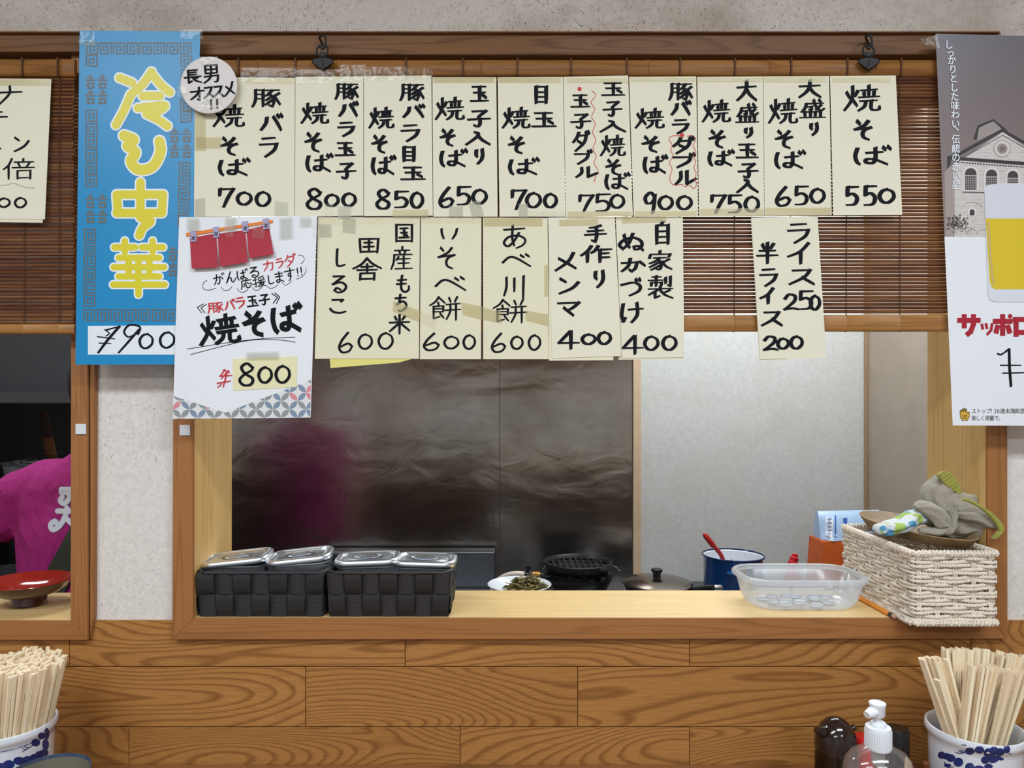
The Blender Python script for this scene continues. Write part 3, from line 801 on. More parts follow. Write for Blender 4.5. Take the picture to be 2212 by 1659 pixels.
def red7(o, fn):
    i = Ink().disc((1473, 292), 5.0)
    i.ribbon([(1473, 294), (1460, 293), (1448, 295), (1446, 303), (1452, 313), (1449, 325), (1454, 336), (1446, 352), (1452, 365), (1447, 382), (1450, 396), (1462, 400), (1472, 398), (1480, 403), (1490, 400), (1499, 407), (1505, 396), (1500, 388), (1504, 374), (1499, 362), (1503, 350), (1498, 338), (1503, 326), (1497, 315), (1503, 300), (1495, 293), (1484, 294)], 1.3, 1.3, 1)
    i.mesh('red_marks', M['red_ink'], o, fn, .0004)
menu([(1359, 166), (1504, 165), (1508, 467), (1369, 468)], "豚 1444 177 1496 218;バ 1448 219 1493 251;ラ 1450 256 1491 289;ダ 1452 297 1499 332;ブ 1450 332 1502 362;ル 1456 368 1504 400;焼 1371 234 1434 278;そ 1382 294 1428 330;ば 1387 335 1442 376;9 1390 414 1420 461;0 1421 422 1456 453;0 1461 422 1497 453",
     'cream menu sheet priced 900 with a word boxed in red', red=red7, tapes=[top_tape(1362, 1502, 166, 9), (rect(1372, 455, 1506, 468), 'tape_old')])
menu([(1506, 166), (1648, 165), (1651, 466), (1510, 467)], "大 1591 173 1635 218;盛 1589 224 1640 267;り 1605 276 1629 297;玉 1589 309 1640 343;子 1595 352 1638 385;入 1591 387 1638 417;焼 1516 216 1577 265;そ 1527 281 1570 321;ば 1527 324 1586 360;7 1534 419 1570 461;5 1569 419 1603 461;0 1607 423 1642 458",
     'cream menu sheet priced 750 right of the sheet priced 900', y0=YS - .0006, tapes=[top_tape(1508, 1646, 166, 10), (rect(1512, 450, 1650, 466), 'tape_old')])
menu([(1649, 165), (1791, 164), (1797, 465), (1652, 466)], "大 1725 173 1774 211;盛 1727 215 1784 257;り 1746 265 1771 292;焼 1659 213 1722 268;そ 1670 281 1716 322;ば 1670 325 1740 366;6 1675 403 1709 446;5 1713 400 1747 444;0 1749 406 1784 439",
     'cream menu sheet priced 650 beside the sheet priced 550', tapes=[top_tape(1651, 1786, 165, 12), (rect(1654, 448, 1794, 464), 'tape_old')])
menu([(1793, 164), (1935, 163), (1949, 464), (1800, 465)], "焼 1821 184 1901 241;そ 1840 259 1887 304;ば 1840 315 1925 358;5 1824 401 1855 445;5 1863 399 1894 445;0 1897 407 1935 439",
     'cream menu sheet priced 550 at the end of the upper row by the beer poster', wv=10, wh=4.6, y0=YS - .0015, curl=.006, tapes=[top_tape(1798, 1926, 166, 11)])
# second row
menu([(687, 469), (907, 469), (905, 775), (680, 775)], "国 852 483 894 524;産 844 532 894 583;も 852 594 888 632;ち 850 635 882 673;米 840 679 886 722;田 772 512 822 548;舎 761 556 825 607;し 719 537 747 577;る 711 594 752 633;こ 709 643 750 678;6 730 717 763 763;0 772 720 807 755;0 815 717 852 755",
     'wide cream menu sheet priced 600 beside the white poster', mat='paper_old', wv=5.7, wh=4.2, tapes=[(rect(688, 462, 905, 484), 'tape'), (rect(740, 470, 768, 502, 2), 'tape_grey'), (rect(690, 484, 716, 512), 'tape_grey'), ([(850, 650), (910, 672), (905, 695), (848, 672)], 'tape_old')],
     under=[(712, 772), (902, 772), (862, 783), (714, 795)], under_mat='paper_yellow')
menu([(909, 469), (1040, 470), (1039, 776), (907, 776)], "い 945 492 994 518;そ 940 532 988 583;べ 939 597 1007 630;餅 927 640 996 692;6 913 719 951 758;0 957 725 994 754;0 999 722 1029 755",
     'narrow cream menu sheet priced 600 crossed by slanting yellowed tape at its left', mat='paper_old', wv=5.7, wh=4.2, tapes=[(rect(905, 464, 1040, 482), 'tape'), ([(906, 672), (946, 682), (940, 712), (912, 698)], 'tape'), ([(996, 652), (1042, 662), (1042, 690), (1000, 680)], 'tape_old')])
menu([(1043, 470), (1183, 471), (1186, 776), (1044, 776)], "あ 1083 485 1139 537;べ 1084 548 1147 578;川 1086 594 1136 646;餅 1064 646 1139 698;6 1060 719 1094 762;0 1102 725 1132 755;0 1140 722 1170 757",
     'narrow cream menu sheet priced 600 next to the sheet priced 400', mat='paper_old', wv=5.7, wh=4.2, y0=YS - .0004, tapes=[(rect(1045, 470, 1172, 488), 'tape_old'), ([(1044, 664), (1082, 672), (1084, 698), (1044, 690)], 'tape_old'), ([(1134, 670), (1184, 678), (1184, 704), (1136, 692)], 'tape_old'), (rect(1176, 572, 1184, 640), 'tape_old')])
menu([(1184, 470), (1328, 468), (1342, 769), (1193, 774)], "手 1263 486 1311 524;作 1254 531 1322 567;り 1278 583 1311 621;メ 1196 545 1249 586;ン 1205 599 1251 635;マ 1203 649 1254 684;4 1205 714 1252 754;0 1255 721 1289 744;0 1290 716 1322 744",
     'cream menu sheet priced 400 with three big angular letters, overlapping its neighbour', y0=YS - .002, curl=.004, wv=8.6, wh=4.2, tapes=[(rect(1208, 474, 1292, 488, -2), 'tape_old')],
     under=[(1185, 480), (1320, 480), (1325, 778), (1186, 779)])
menu([(1330, 469), (1475, 469), (1478, 772), (1343, 774)], "自 1412 478 1450 528;家 1399 542 1452 584;製 1398 596 1455 645;ぬ 1336 502 1391 543;か 1339 558 1395 588;づ 1341 602 1387 640;け 1339 653 1390 697;4 1344 724 1390 765;0 1390 725 1425 757;0 1429 724 1464 757",
     'cream menu sheet priced 400 at the end of the lower row by the bare blind', wv=8.4, wh=4.0, curl=.003, tapes=[(rect(1344, 470, 1440, 482, -3), 'tape_old')],
     under=[(1336, 480), (1474, 480), (1476, 776), (1336, 777)])
menu([(1623, 470), (1766, 467), (1785, 773), (1642, 776)], "ラ 1697 480 1754 526;イ 1700 524 1755 570;ス 1702 580 1762 616;2 1692 634 1725 671;5 1722 626 1757 670;0 1749 637 1773 670;半 1635 524 1681 569;ラ 1638 578 1683 619;イ 1641 622 1675 656;ス 1643 671 1692 705;2 1648 725 1681 758;0 1678 730 1706 754;0 1706 725 1736 754",
     'cream menu sheet listing 250 and 200, hanging alone over the bare blind', y0=YS, curl=.005, wv=8.6, wh=4.2, under=[(1622, 472), (1640, 472), (1700, 778), (1641, 779)])
menu([(-150, 168), (111, 171), (97, 474), (-165, 470)], "ナ -12 185 49 226;テ -44 238 18 275;メ -45 294 6 326;ン 28 294 63 328;倍 6 342 75 388;0 -6 427 24 448;0 30 426 59 449",
     'cream menu sheet cut by the left edge, over the left blind', y0=YS + .002, curl=.003, wv=5.6, wh=4.0, tapes=[top_tape(-140, 108, 170, 14)],
     under=[(-150, 172), (108, 174), (92, 481), (-160, 478)],
     red=lambda o, fn: Ink().ribbon([(-20, 398), (10, 400), (30, 396), (52, 404), (75, 406)], 1.4, 1.4, 1).mesh('pencil_line', M['grey_ink'], o, fn, .0003) and None)

# round badge
root = empty('round_badge', P(451, 184, -0.0455), 'round white badge with black writing taped over the corner of the blue poster', 'badge')
yb = -0.0445
def fb(px, py, lift=0.0): return P(px, py, yb - lift)
m = MB()
c0 = [P(451 + 60 * math.cos(a), 184 - 60 * math.sin(a), yb + .002) for a in [2 * math.pi * k / 60 for k in range(60)]]
c1 = [P(451 + 61.5 * math.cos(a), 184 - 61.5 * math.sin(a), yb + .0004) for a in [2 * math.pi * k / 60 for k in range(60)]]
c2 = [P(451 + 60 * math.cos(a), 184 - 60 * math.sin(a), yb) for a in [2 * math.pi * k / 60 for k in range(60)]]
m.loft([c0, c1, c2], 0, True, True); m.build('badge_disc', plain('badge_card', (222, 212, 208), 0.45), root)
Ink().text("長 397 150 435 180;男 437 139 476 179;オ 410 188 443 218;ス 438 186 463 213;ス 459 184 484 211;メ 483 176 508 208;! 450 215 463 236;! 463 213 476 234", 5.0, 3.4, -0.08).mesh('handwriting', M['ink'], root, fb, .0004)
for q in (rect(430, 122, 470, 142), rect(383, 186, 402, 208, 3), rect(430, 200, 480, 244)): tape(root, fb, q, 'tape', .0014)

# ------------------------------------------------------------------ blue poster
M['blue'] = plain('blue_poster_print', (24, 140, 196), 0.35)
M['yellow'] = plain('yellow_poster_print', (226, 210, 42), 0.35)
M['pwhite'] = plain('white_poster_print', (236, 240, 246), 0.4)
M['brown'] = plain('brown_poster_print', (106, 106, 104), 0.4)
o, fn = sheet('noodle_poster', [(172, 66), (433, 68), (408, 787), (163, 788)], -0.0335, M['blue'], 'tall blue poster with big yellow characters, priced 900', 'poster', None, .002, bow=.001)
i = Ink(); iv = Ink()
def cell(x, y, s, flip=False):
    p = [(0, 1), (0, 0), (.98, 0), (.98, .98), (.28, .98), (.28, .3), (.7, .3), (.7, .68), (.5, .68)]
    if flip: p = [(1 - a, b) for a, b in p]
    pts = [(x + a * s, y + b * s) for a, b in p]
    for a, b in zip(pts[:-1], pts[1:]): i.ribbon([a, b], 2.8, 2.8, 1)
for k in range(8): cell(187 + 28.8 * k, 92.5, 23.5, k % 2 == 1)
cell(186, 119, 23.5)
for k in range(6): cell(185.5, 238 + 28.3 * k, 23.5, k % 2 == 1)
for k in range(6): cell(182.5 - k * .3, 495 + 28.6 * k, 23.5, k % 2 == 1)
for k in range(7): cell(181 + 29.6 * k, 669, 23.5, k % 2 == 1)
cell(391, 121, 23); cell(391, 150, 23, True); cell(390, 215, 23); cell(390, 240, 23, True)
for k in range(5): cell(387 - k * .6, 351 + 28.3 * k, 23, k % 2 == 1)
def joy(x, y):
    for dx in (0, 26):
        for dy in (0, 33):
            cx = x + dx + 9; t = y + dy
            iv.ribbon([(cx, t), (cx, t + 11)], 4, 4, 1); iv.ribbon([(cx - 6, t + 4.5), (cx + 6, t + 4.5)], 3, 3, 1); iv.ribbon([(cx - 10, t + 11), (cx + 10, t + 11)], 3.4, 3.4, 1)
            q = [(cx - 6, t + 18), (cx + 6, t + 18), (cx + 6, t + 27), (cx - 6, t + 27), (cx - 6, t + 18)]
            for a, b in zip(q[:-1], q[1:]): iv.ribbon([a, b], 4.2, 4.2, 1)
joy(186, 162); joy(186, 420); joy(368, 278); joy(364, 534)
i.mesh('key_pattern_border', M['brown'], o, fn, .0002); iv.mesh('printed_symbols', M['brown'], o, fn, .0002)
big = {'冷': ([(-1, -1)], (240, 150, 372, 280), "14,14 34,22|8,92 20,70 32,42|66,4 52,24 34,40|66,6 80,24 96,38|52,44 80,44|44,64 88,60 66,76 |58,74 78,84 92,94"),
       'し': (0, (257, 284, 350, 374), "12,10 34,20 20,34 38,50 28,72 46,92 78,84 96,50 94,24"),
       '中': (0, (240, 388, 362, 512), "52,5 52,46|10,26 92,26|10,26 12,56|92,26 90,56|10,58 90,58|52,46 52,66 70,72 56,84 50,97"),
       '華': (0, (240, 514, 358, 640), "6,16 44,16|56,16 95,16|25,5 25,24|76,5 76,24|14,34 88,34|5,50 97,50|14,66 88,66|32,34 32,66|50,34 50,97|70,34 70,66|4,80 98,80")}
for w, mat, lift, nm in ((25, 'pwhite', .0004, 'white_outline'), (18, 'yellow', .0006, 'yellow_characters')):
    i = Ink()
    for ch, (_, bx, st) in big.items():
        ww = w - {'華': 4.5, 'し': -4}.get(ch, 0)
        field_union(i, [([(bx[0] + (bx[2] - bx[0]) * a / 100, bx[1] + (bx[3] - bx[1]) * b / 100) for a, b in q], ch in '冷し' or len(q) > 4) for q in parse(st)], ww)
    i.mesh(nm, M[mat], o, fn, lift)
pp2 = slab('price_patch', [(190, 704), (392, 703), (390, 766), (190, 766)], .0005, M['pwhite'], o, fn, .0003)
i = Ink(); i.ribbon([(226, 712), (236, 720), (228, 726)], 2.6, 2.6); i.ribbon([(228, 713), (258, 705)], 4, 2.6); i.ribbon([(258, 705), (232, 735), (212, 762)], 6, 4); i.ribbon([(210, 727), (248, 732)], 2.4, 2.4); i.ribbon([(214, 741), (240, 742)], 2.4, 2.4)
i.ribbon([(298, 722), (302, 706), (280, 702), (268, 716), (278, 728), (298, 718)], 4.6, 3.6); i.ribbon([(300, 712), (280, 735), (256, 762)], 5, 4)
i.char('0', (299, 719, 333, 754), 5.6, 3.8, .2); i.char('0', (343, 715, 380, 753), 5.6, 3.8, .2)
i.mesh('price', M['ink'], pp2, fn, .0009)
for q in (rect(174, 60, 204, 98), rect(390, 64, 438, 84), ([(170, 86), (208, 86), (206, 98), (170, 98)])): tape(o, fn, q, 'tape')

# ------------------------------------------------------------------ white handmade poster
M['red_paper'] = plain('red_paper', (176, 52, 66), 0.85, var=.05)
M['lav'] = plain('lavender_paper', (176, 164, 196), 0.8)
M['orange_paper'] = plain('orange_paper_strip', (238, 132, 52), 0.7)
A4 = [(387, 469), (685, 467), (671, 902), (373, 905)]
o, fn = sheet('handmade_poster', A4, -0.0385, M['paper_white'], 'white handmade poster with three red paper curtains and bold black writing, priced 800', 'poster', None, .003, nu=10, nv=14)
# patterned lower border
i0, i1, i2, i3 = Ink(), Ink(), Ink(), Ink()
edge = [(374, 855), (405, 868), (440, 882), (487, 891), (540, 874), (610, 846), (672, 820)]
bot = [(670, 902), (373, 905)]
i0.poly([(374, 855), (487, 891), (487, 904), (373, 905)]); i0.poly([(487, 891), (672, 820), (670, 902), (487, 904)])
def clip(poly, half):
    for (ax, ay), (bx, by) in zip(half, half[1:] + half[:1]):
        out = []
        for k in range(len(poly)):
            p, q = poly[k], poly[(k + 1) % len(poly)]
            sp = (bx - ax) * (p[1] - ay) - (by - ay) * (p[0] - ax); sq = (bx - ax) * (q[1] - ay) - (by - ay) * (q[0] - ax)
            if sp >= 0: out.append(p)
            if sp * sq < 0:
                t = sp / (sp - sq); out.append((p[0] + (q[0] - p[0]) * t, p[1] + (q[1] - p[1]) * t))
        poly = out
        if len(poly) < 3: return []
    return poly
H1 = [(374, 855.5), (487, 891.5), (487, 904), (373, 904.6)]; H2 = [(487, 891.5), (671.7, 820.5), (670, 901.6), (487, 904)]
rr = random.Random(5); sp = 18.0
for gx in range(-4, 42):
    for gy in range(-4, 10):
        if (gx + gy) % 2: continue
        nx, ny = 373 + gx * sp, 812 + gy * sp
        for dx, dy in ((1, 1), (1, -1)):
            mx, my = nx + dx * sp / 2, ny + dy * sp / 2; a = math.atan2(dy, dx); L = sp * .68; W = 5.6
            pt = [(L * t, W * (1 - t * t)) for t in [-1, -.7, -.35, 0, .35, .7, 1]] + [(L * t, -W * (1 - t * t)) for t in [.7, .35, 0, -.35, -.7]]
            pt = [(mx + x * math.cos(a) - y * math.sin(a), my + x * math.sin(a) + y * math.cos(a)) for x, y in pt]
            tgt = rr.choice([i1, i2, i2, i3, i1])
            for h in (H1, H2):
                c = clip(pt, h)
                if c: tgt.poly(c)
i0.mesh('pattern_ground', plain('pattern_ground_print', (228, 226, 226), .7), o, fn, .0001)
i1.mesh('pattern_petals', plain('petal_grey_blue', (130, 146, 168), .7), o, fn, .00025)
i2.mesh('pattern_petals', plain('petal_grey', (146, 150, 152), .7), o, fn, .00025)
i3.mesh('pattern_petals', plain('petal_pink', (222, 140, 148), .7), o, fn, .00025)
slab('curtain_rod', [(402, 503), (589, 475), (589, 481), (402, 511)], .0012, M['orange_paper'], o, fn)
for q in ([(410, 514), (467, 504), (471, 577), (414, 580)], [(470, 505), (530, 497), (535, 566), (474, 576)], [(532, 497), (580, 484), (591, 549), (538, 558)]):
    slab('red_curtain', q, .0007, M['red_paper'], o, fn, .0005, .006)
for k, (cx, cy) in enumerate(((417, 511), (466, 502), (529, 490), (574, 484))):
    tb = slab('curtain_tab', [(cx - 7, cy - 11), (cx + 6, cy - 13), (cx + 8, cy + 10), (cx - 5, cy + 12)], .0022, M['lav'], o, fn)
    Ink().ribbon([(cx - 3, cy - 1), (cx + 4, cy + 7)], 1.6).ribbon([(cx + 4, cy - 1), (cx - 3, cy + 7)], 1.6).mesh('cross_stitch', M['ink_thin'], tb, fn, .0034)
i = Ink(); R = -.16
for t in "が 460 590 486 615;ん 486 586 510 611;ば 510 581 536 606;る 536 576 561 600".split(';'):
    a = t.split(); i.char(a[0], [float(z) for z in a[1:]], 2.6, 2.4, R)
for t in "応 519 602 545 624;援 546 597 574 620;し 575 594 592 614;ま 591 586 615 611;す 614 578 638 606;! 638 578 648 597;! 646 576 656 595".split(';'):
    a = t.split(); i.char(a[0], [float(z) for z in a[1:]], 2.6, 2.4, R)
for a, b in (((426, 664), (440, 656)), ((426, 664), (436, 676)), ((434, 665), (446, 657)), ((434, 665), (443, 676))): i.ribbon([a, b], 1.6)
for a, b in (((587, 634), (599, 642)), ((599, 642), (590, 655)), ((594, 633), (604, 641)), ((604, 641), (597, 656))): i.ribbon([a, b], 2)
for t in "玉 532 638 559 663;子 559 635 583 659".split(';'):
    a = t.split(); i.char(a[0], [float(z) for z in a[1:]], 4.0, 3.4, -.1)
for a in ([(447, 606), (440, 610), (438, 620), (444, 626), (455, 626), (466, 622)], [(478, 620), (484, 627), (494, 626), (501, 619)], [(512, 623), (520, 631), (530, 629), (536, 624)], [(545, 621), (552, 627), (560, 625), (567, 618)], [(577, 618), (584, 623), (594, 620), (600, 614)], [(609, 609), (616, 616), (624, 612), (630, 606)], [(640, 603), (652, 598), (660, 588), (661, 578)], [(644, 551), (654, 553), (657, 562), (650, 570)]): i.ribbon(a, 1.0, 1.0, 1)
i.ribbon([(404, 754), (480, 742), (560, 732), (637, 728)], 1.2, 1.2, 1); i.ribbon([(411, 766), (480, 748), (540, 735), (600, 734), (638, 739)], 1.2, 1.2, 1)
i.mesh('handwriting', M['ink'], o, fn, .0004)
i = Ink()
for t in "焼 428 680 516 744;そ 520 672 576 728;ば 583 656 652 720".split(';'):
    a = t.split(); i.char(a[0], [float(z) for z in a[1:]], 10.5, 9.5, -.1, taper=1)
i.mesh('bold_handwriting', M['ink'], o, fn, .0005)
i = Ink()
for t in "カ 567 562 593 585;ラ 594 557 614 579;ダ 613 549 640 576".split(';'):
    a = t.split(); i.char(a[0], [float(z) for z in a[1:]], 2.8, 2.6, R)
for t in "豚 447 652 482 677;バ 484 647 508 671;ラ 507 641 531 666".split(';'):
    a = t.split(); i.char(a[0], [float(z) for z in a[1:]], 3.8, 3.2, -.1)
i.ribbon([(482, 799), (496, 805)], 3); i.ribbon([(494, 800), (478, 818)], 3); i.ribbon([(486, 798), (476, 812)], 3); i.ribbon([(474, 812), (501, 811)], 3); i.ribbon([(469, 828), (498, 823)], 3); i.ribbon([(490, 806), (482, 836)], 3.4); i.ribbon([(478, 830), (470, 837)], 2.6)
i.mesh('red_handwriting', M['red_ink'], o, fn, .0005)
pp_ = slab('price_patch', [(503, 775), (642, 769), (641, 836), (503, 844)], .0006, M['paper_yellow2'] if 'paper_yellow2' in M else plain('pale_yellow_patch', (236, 228, 184), .7), o, fn, .0004)
Ink().text("8 512 783 552 834;0 556 791 590 828;0 593 788 629 828", 6.8, 4.6).mesh('price', M['ink'], pp_, fn, .0013)
for q, k in ((rect(404, 470, 430, 498), 'tape_grey'), (rect(486, 468, 510, 500), 'tape_grey'), (rect(604, 470, 631, 516, -3), 'tape_grey'), (rect(648, 468, 672, 488), 'tape_grey'), (rect(532, 760, 602, 776, -1), 'tape_grey'), (rect(678, 468, 700, 510), 'tape'), ([(480, 490), (508, 484), (504, 512), (490, 514)], 'tape'), ([(546, 486), (574, 492), (570, 516), (545, 514)], 'tape')): tape(o, fn, q, k, .0038)

# ------------------------------------------------------------------ beer poster
o, fn = sheet('beer_poster', [(2021, 73), (2420, 82), (2440, 920), (2058, 919)], -0.0375, M['paper_white'], 'tall beer poster with a photo of a brick hall and a glass of beer', 'poster', None, .003, nu=12, nv=14)
def edge_x(py): return 2021 + (2058 - 2021) * (py - 73) / 846
def flat(name, polys, rgb, lift, rough=.4, mat=None):
    i = Ink()
    for q in polys: i.poly(q)
    return i.mesh(name, mat or plain('print_' + name, rgb, rough), o, fn, lift)
def skymat():
    t = NT('printed_dusk_sky'); s = t.n('SeparateXYZ', {0: t.coord()})
    f = t.n('MapRange', {0: s.outputs[2], 1: 0.30, 2: 0.62}).outputs[0]
    t.p(Base_Color=t.ramp(f, [(0, lin((150, 132, 128))), (.55, lin((122, 108, 108))), (1, lin((98, 94, 104)))]), Roughness=.35); return t.mat
n = 10
i = Ink()
for k in range(n):
    a, b = 73 + (511 - 73) * k / n, 73 + (511 - 73) * (k + 1) / n
    i.poly([(edge_x(a), a + .2), (2420, a + 9 * (1 - k / n)), (2421, b + 9 * (1 - (k + 1) / n)), (edge_x(b), b + .2)])
i.mesh('printed_sky', skymat(), o, fn, .0001)
brick = NT('printed_brick'); bt = brick.n('TexBrick', {'Vector': brick.mapping(brick.coord(), (1, 1, 1), (math.pi / 2, 0, 0)), 'Color1': lin((206, 196, 192)), 'Color2': lin((186, 176, 172)), 'Mortar': lin((222, 214, 210)), 'Scale': 1.0, 'Mortar Size': .0004, 'Brick Width': .006, 'Row Height': .0022})
brick.p(Base_Color=bt.outputs[0], Roughness=.45)
flat('printed_hall', [[(2046, 366), (2166, 285), (2300, 372), (2300, 511), (2046, 511)]], None, .0002, mat=brick.mat)
flat('printed_hall_side', [[(2040, 372), (2062, 352), (2062, 511), (2043, 511)]], (168, 152, 146), .0003)
flat('printed_roof', [[(2048, 342), (2164, 278), (2168, 283), (2052, 348)], [(2164, 278), (2300, 352), (2300, 360), (2164, 284)], [(2046, 338), (2056, 334), (2054, 352), (2046, 366)], [(2056, 338), (2300, 356), (2300, 364), (2056, 345)], [(2103, 300), (2112, 271), (2146, 257), (2146, 261), (2115, 276), (2110, 302)], [(2146, 257), (2178, 283), (2172, 284), (2146, 262)]], (54, 48, 52), .0004)
flat('printed_cupola', [[(2114, 276), (2146, 262), (2168, 282), (2160, 282), (2110, 305)]], (160, 146, 142), .00035)
i = Ink(); i.ribbon([(2054, 356), (2166, 292), (2290, 362)], 1.4, 1.4, 1, 1); i.ribbon([(2080, 415), (2300, 420)], 2, 2, 1)
for k in range(24): i.ribbon([(2060 + k * 4.6, 338 - k * 2.55), (2062 + k * 4.6, 337 - k * 2.55)], 2.2)
for k in range(26): i.ribbon([(2064 + k * 6, 350 + k * .45), (2066.5 + k * 6, 350 + k * .45)], 2.6)
i.mesh('printed_cornice', plain('print_dark_line', (66, 60, 62), .5), o, fn, .0005)
i = Ink(); i.disc((2165, 321), 19, 32); i.mesh('printed_rose_ring', plain('print_ring', (178, 168, 164), .5), o, fn, .0005)
i = Ink(); i.disc((2165, 321), 16.5, 32); i.mesh('printed_rose_ring', plain('print_ring_light', (216, 208, 204), .5), o, fn, .0006)
i = Ink(); i.disc((2165, 321), 11, 32); i.mesh('printed_rose', plain('print_rose', (150, 136, 134), .5), o, fn, .0007)
i = Ink(); i.poly([(2165 + (9 if k % 2 == 0 else 3.8) * math.sin(math.pi * k / 5), 321 - (9 if k % 2 == 0 else 3.8) * math.cos(math.pi * k / 5)) for k in range(10)]); i.mesh('printed_star', plain('print_star', (120, 104, 102), .5), o, fn, .0008)
def arch(cx, y0, y1, w, n=10): return [(cx - w, y1)] + [(cx - w * math.cos(math.pi * k / n), y0 + w - w * math.sin(math.pi * k / n)) for k in range(n + 1)] + [(cx + w, y1)]
wi = [(2097, 363, 410, 12.5), (2142, 366, 412, 12), (2188, 369, 412, 11.5), (2100, 452, 465, 5)]
flat('printed_window_surrounds', [arch(c, a - 5, b + 2, h + 5) for c, a, b, h in wi], (222, 214, 210), .00045)
flat('printed_windows', [arch(c, a, b, h) for c, a, b, h in wi], (70, 62, 64), .0006)
i = Ink()
for c, a, b, h in wi[:3]:
    for k in range(-2, 3): i.ribbon([(c + k * h / 2.6, a + 18), (c + k * h / 2.6, b)], .8, .8, 1)
    for k in range(6): i.ribbon([(c - h, a + 17 + k * 5), (c + h, a + 17 + k * 5)], .8, .8, 1)
    i.ribbon([(c - h, a + 16), (c + h, a + 16)], 1.4, 1.4, 1)
for k in range(5): i.ribbon([(2044 + k * 23, 505), (2048 + k * 23, 498), (2056 + k * 23, 495), (2063 + k * 23, 498), (2067 + k * 23, 505)], 1.2, 1.2, 1)
i.ribbon([(2078, 449), (2084, 440), (2100, 436), (2116, 441), (2121, 449)], 1.2, 1.2, 1)
i.mesh('printed_glazing_bars', plain('print_pale_line', (198, 190, 186), .5), o, fn, .0007)
i = Ink()
for k in range(160): i.disc((2046 + abs(rr.gauss(20, 14)), 478 + rr.gauss(4, 9)), rr.uniform(.8, 2.4), 6)
i.mesh('printed_shrub', plain('print_shrub', (110, 98, 92), .5), o, fn, .0007)
# the glass of beer
flat('printed_glass', [[(2126, 405), (2132, 400), (2160, 396), (2300, 396), (2300, 652), (2150, 652), (2138, 648), (2134, 636)]], (226, 226, 234), .0008, .3)
flat('printed_beer', [[(2129, 472), (2300, 472), (2300, 625), (2150, 625), (2142, 620), (2138, 608)]], (226, 196, 50), .001, .3)
flat('printed_foam', [[(2127, 408), (2133, 401), (2160, 397), (2300, 397), (2300, 471), (2129, 471)]], (220, 220, 228), .001, .3)
i = Ink(); i.ribbon([(2135, 480), (2140, 560), (2146, 612)], 5, 5, 1); i.mesh('printed_beer_edge', plain('print_beer_edge', (206, 182, 110), .4), o, fn, .0012)
# headline and small print
i = Ink()
def katakana(pts, w=11):
    for q in pts:
        for a, b in zip(q[:-1], q[1:]): i.ribbon([a, b], w, w, 1)
katakana([[(2071, 692), (2115, 692)], [(2083, 682), (2083, 706)], [(2103, 682), (2103, 700), (2097, 716), (2090, 722)]])
katakana([[(2121, 701), (2123, 710)], [(2130, 700), (2132, 709)], [(2143, 700), (2141, 713), (2133, 722)]], 6)
katakana([[(2148, 694), (2184, 694)], [(2166, 682), (2166, 722)], [(2155, 705), (2152, 717)], [(2177, 705), (2181, 717)]])
katakana([[(2195, 690), (2195, 724)], [(2191, 690), (2226, 690)], [(2226, 690), (2226, 724)], [(2195, 718), (2226, 718)]])
i.disc((2182, 683), 5); i.mesh('headline_lettering', plain('print_deep_red', (172, 26, 46), .45), o, fn, .0003)
i = Ink(); i.ribbon([(2155, 764), (2162, 766), (2172, 760)], 4, 3.6); i.ribbon([(2172, 760), (2180, 753)], 4); i.ribbon([(2180, 755), (2181, 795), (2184, 834)], 6, 5, 1); i.ribbon([(2161, 789), (2206, 789)], 2.6); i.ribbon([(2166, 806), (2215, 805)], 2.8)
i.mesh('handwriting', M['ink'], o, fn, .0004)
i = Ink(); x = 2098
for ch in 'ストップ!20歳未満飲酒': type_char(i, ch, x, 892.5, 12.5, .92); x += 6.6 if ch in '!20' else 10.6
x = 2098
for ch in '楽しく適量で。': type_char(i, ch, x, 907.5, 12, .9); x += 9.8
i.mesh('small_print', M['ink_thin'], o, fn, .0003)
i = Ink(); y = 104
for k, ch in enumerate('しっかりとした味わい、伝統の赤い星'):
    xx = 2040 + 16 * (1 - math.exp(-k / 4.0))
    if ch == '、': i.ribbon([(xx + 10, y - 19), (xx + 15, y - 13)], 2.6, 2.2, 1)
    else: type_char(i, ch, xx, y + (0 if ch != 'っ' else -2), 21, .9, .5)
    y += 14 if ch in '、っ' else 19.6
i.mesh('slogan_lettering', M['pwhite'], o, fn, .0011)
i = Ink()
hand = [(2074, 893), (2074, 887), (2076, 886), (2077, 891)] + [(2078, 884), (2080, 883), (2081, 890)] + [(2082, 882), (2084, 881.5), (2085, 890)] + [(2086, 883), (2088, 883), (2089, 892)] + [(2091, 890), (2094, 890), (2094, 900), (2090, 908), (2079, 908), (2075, 902)]
i.poly(hand); i.mesh('hand_mark', plain('print_hand_yellow', (226, 176, 60), .5), o, fn, .0003)
i = Ink()
for a, b in zip(hand, hand[1:] + hand[:1]): i.ribbon([a, b], 1, 1, 1)
for k in range(3): i.ribbon([(2079, 897 + 3 * k), (2089, 897 + 3 * k)], 1, 1, 1)
i.mesh('hand_mark_outline', M['ink_thin'], o, fn, .0005)
tape(o, fn, [(1988, 84), (2024, 76), (2030, 104), (1996, 96)], 'tape')
# two small white pads stuck on the window posts
for (x, y, lb) in ((164.5, 915.5, 'small white square pad on the post of the left window'), (389, 918, 'small white square pad on the left post of the wide window')):
    m = MB(); m.box(X(x), X(x + 22.5), -.0022, -.0001, Z(y + 22.5), Z(y), .0006)
    tag(m.build('adhesive_pad', M['white_sticker']), lb, 'sticker')
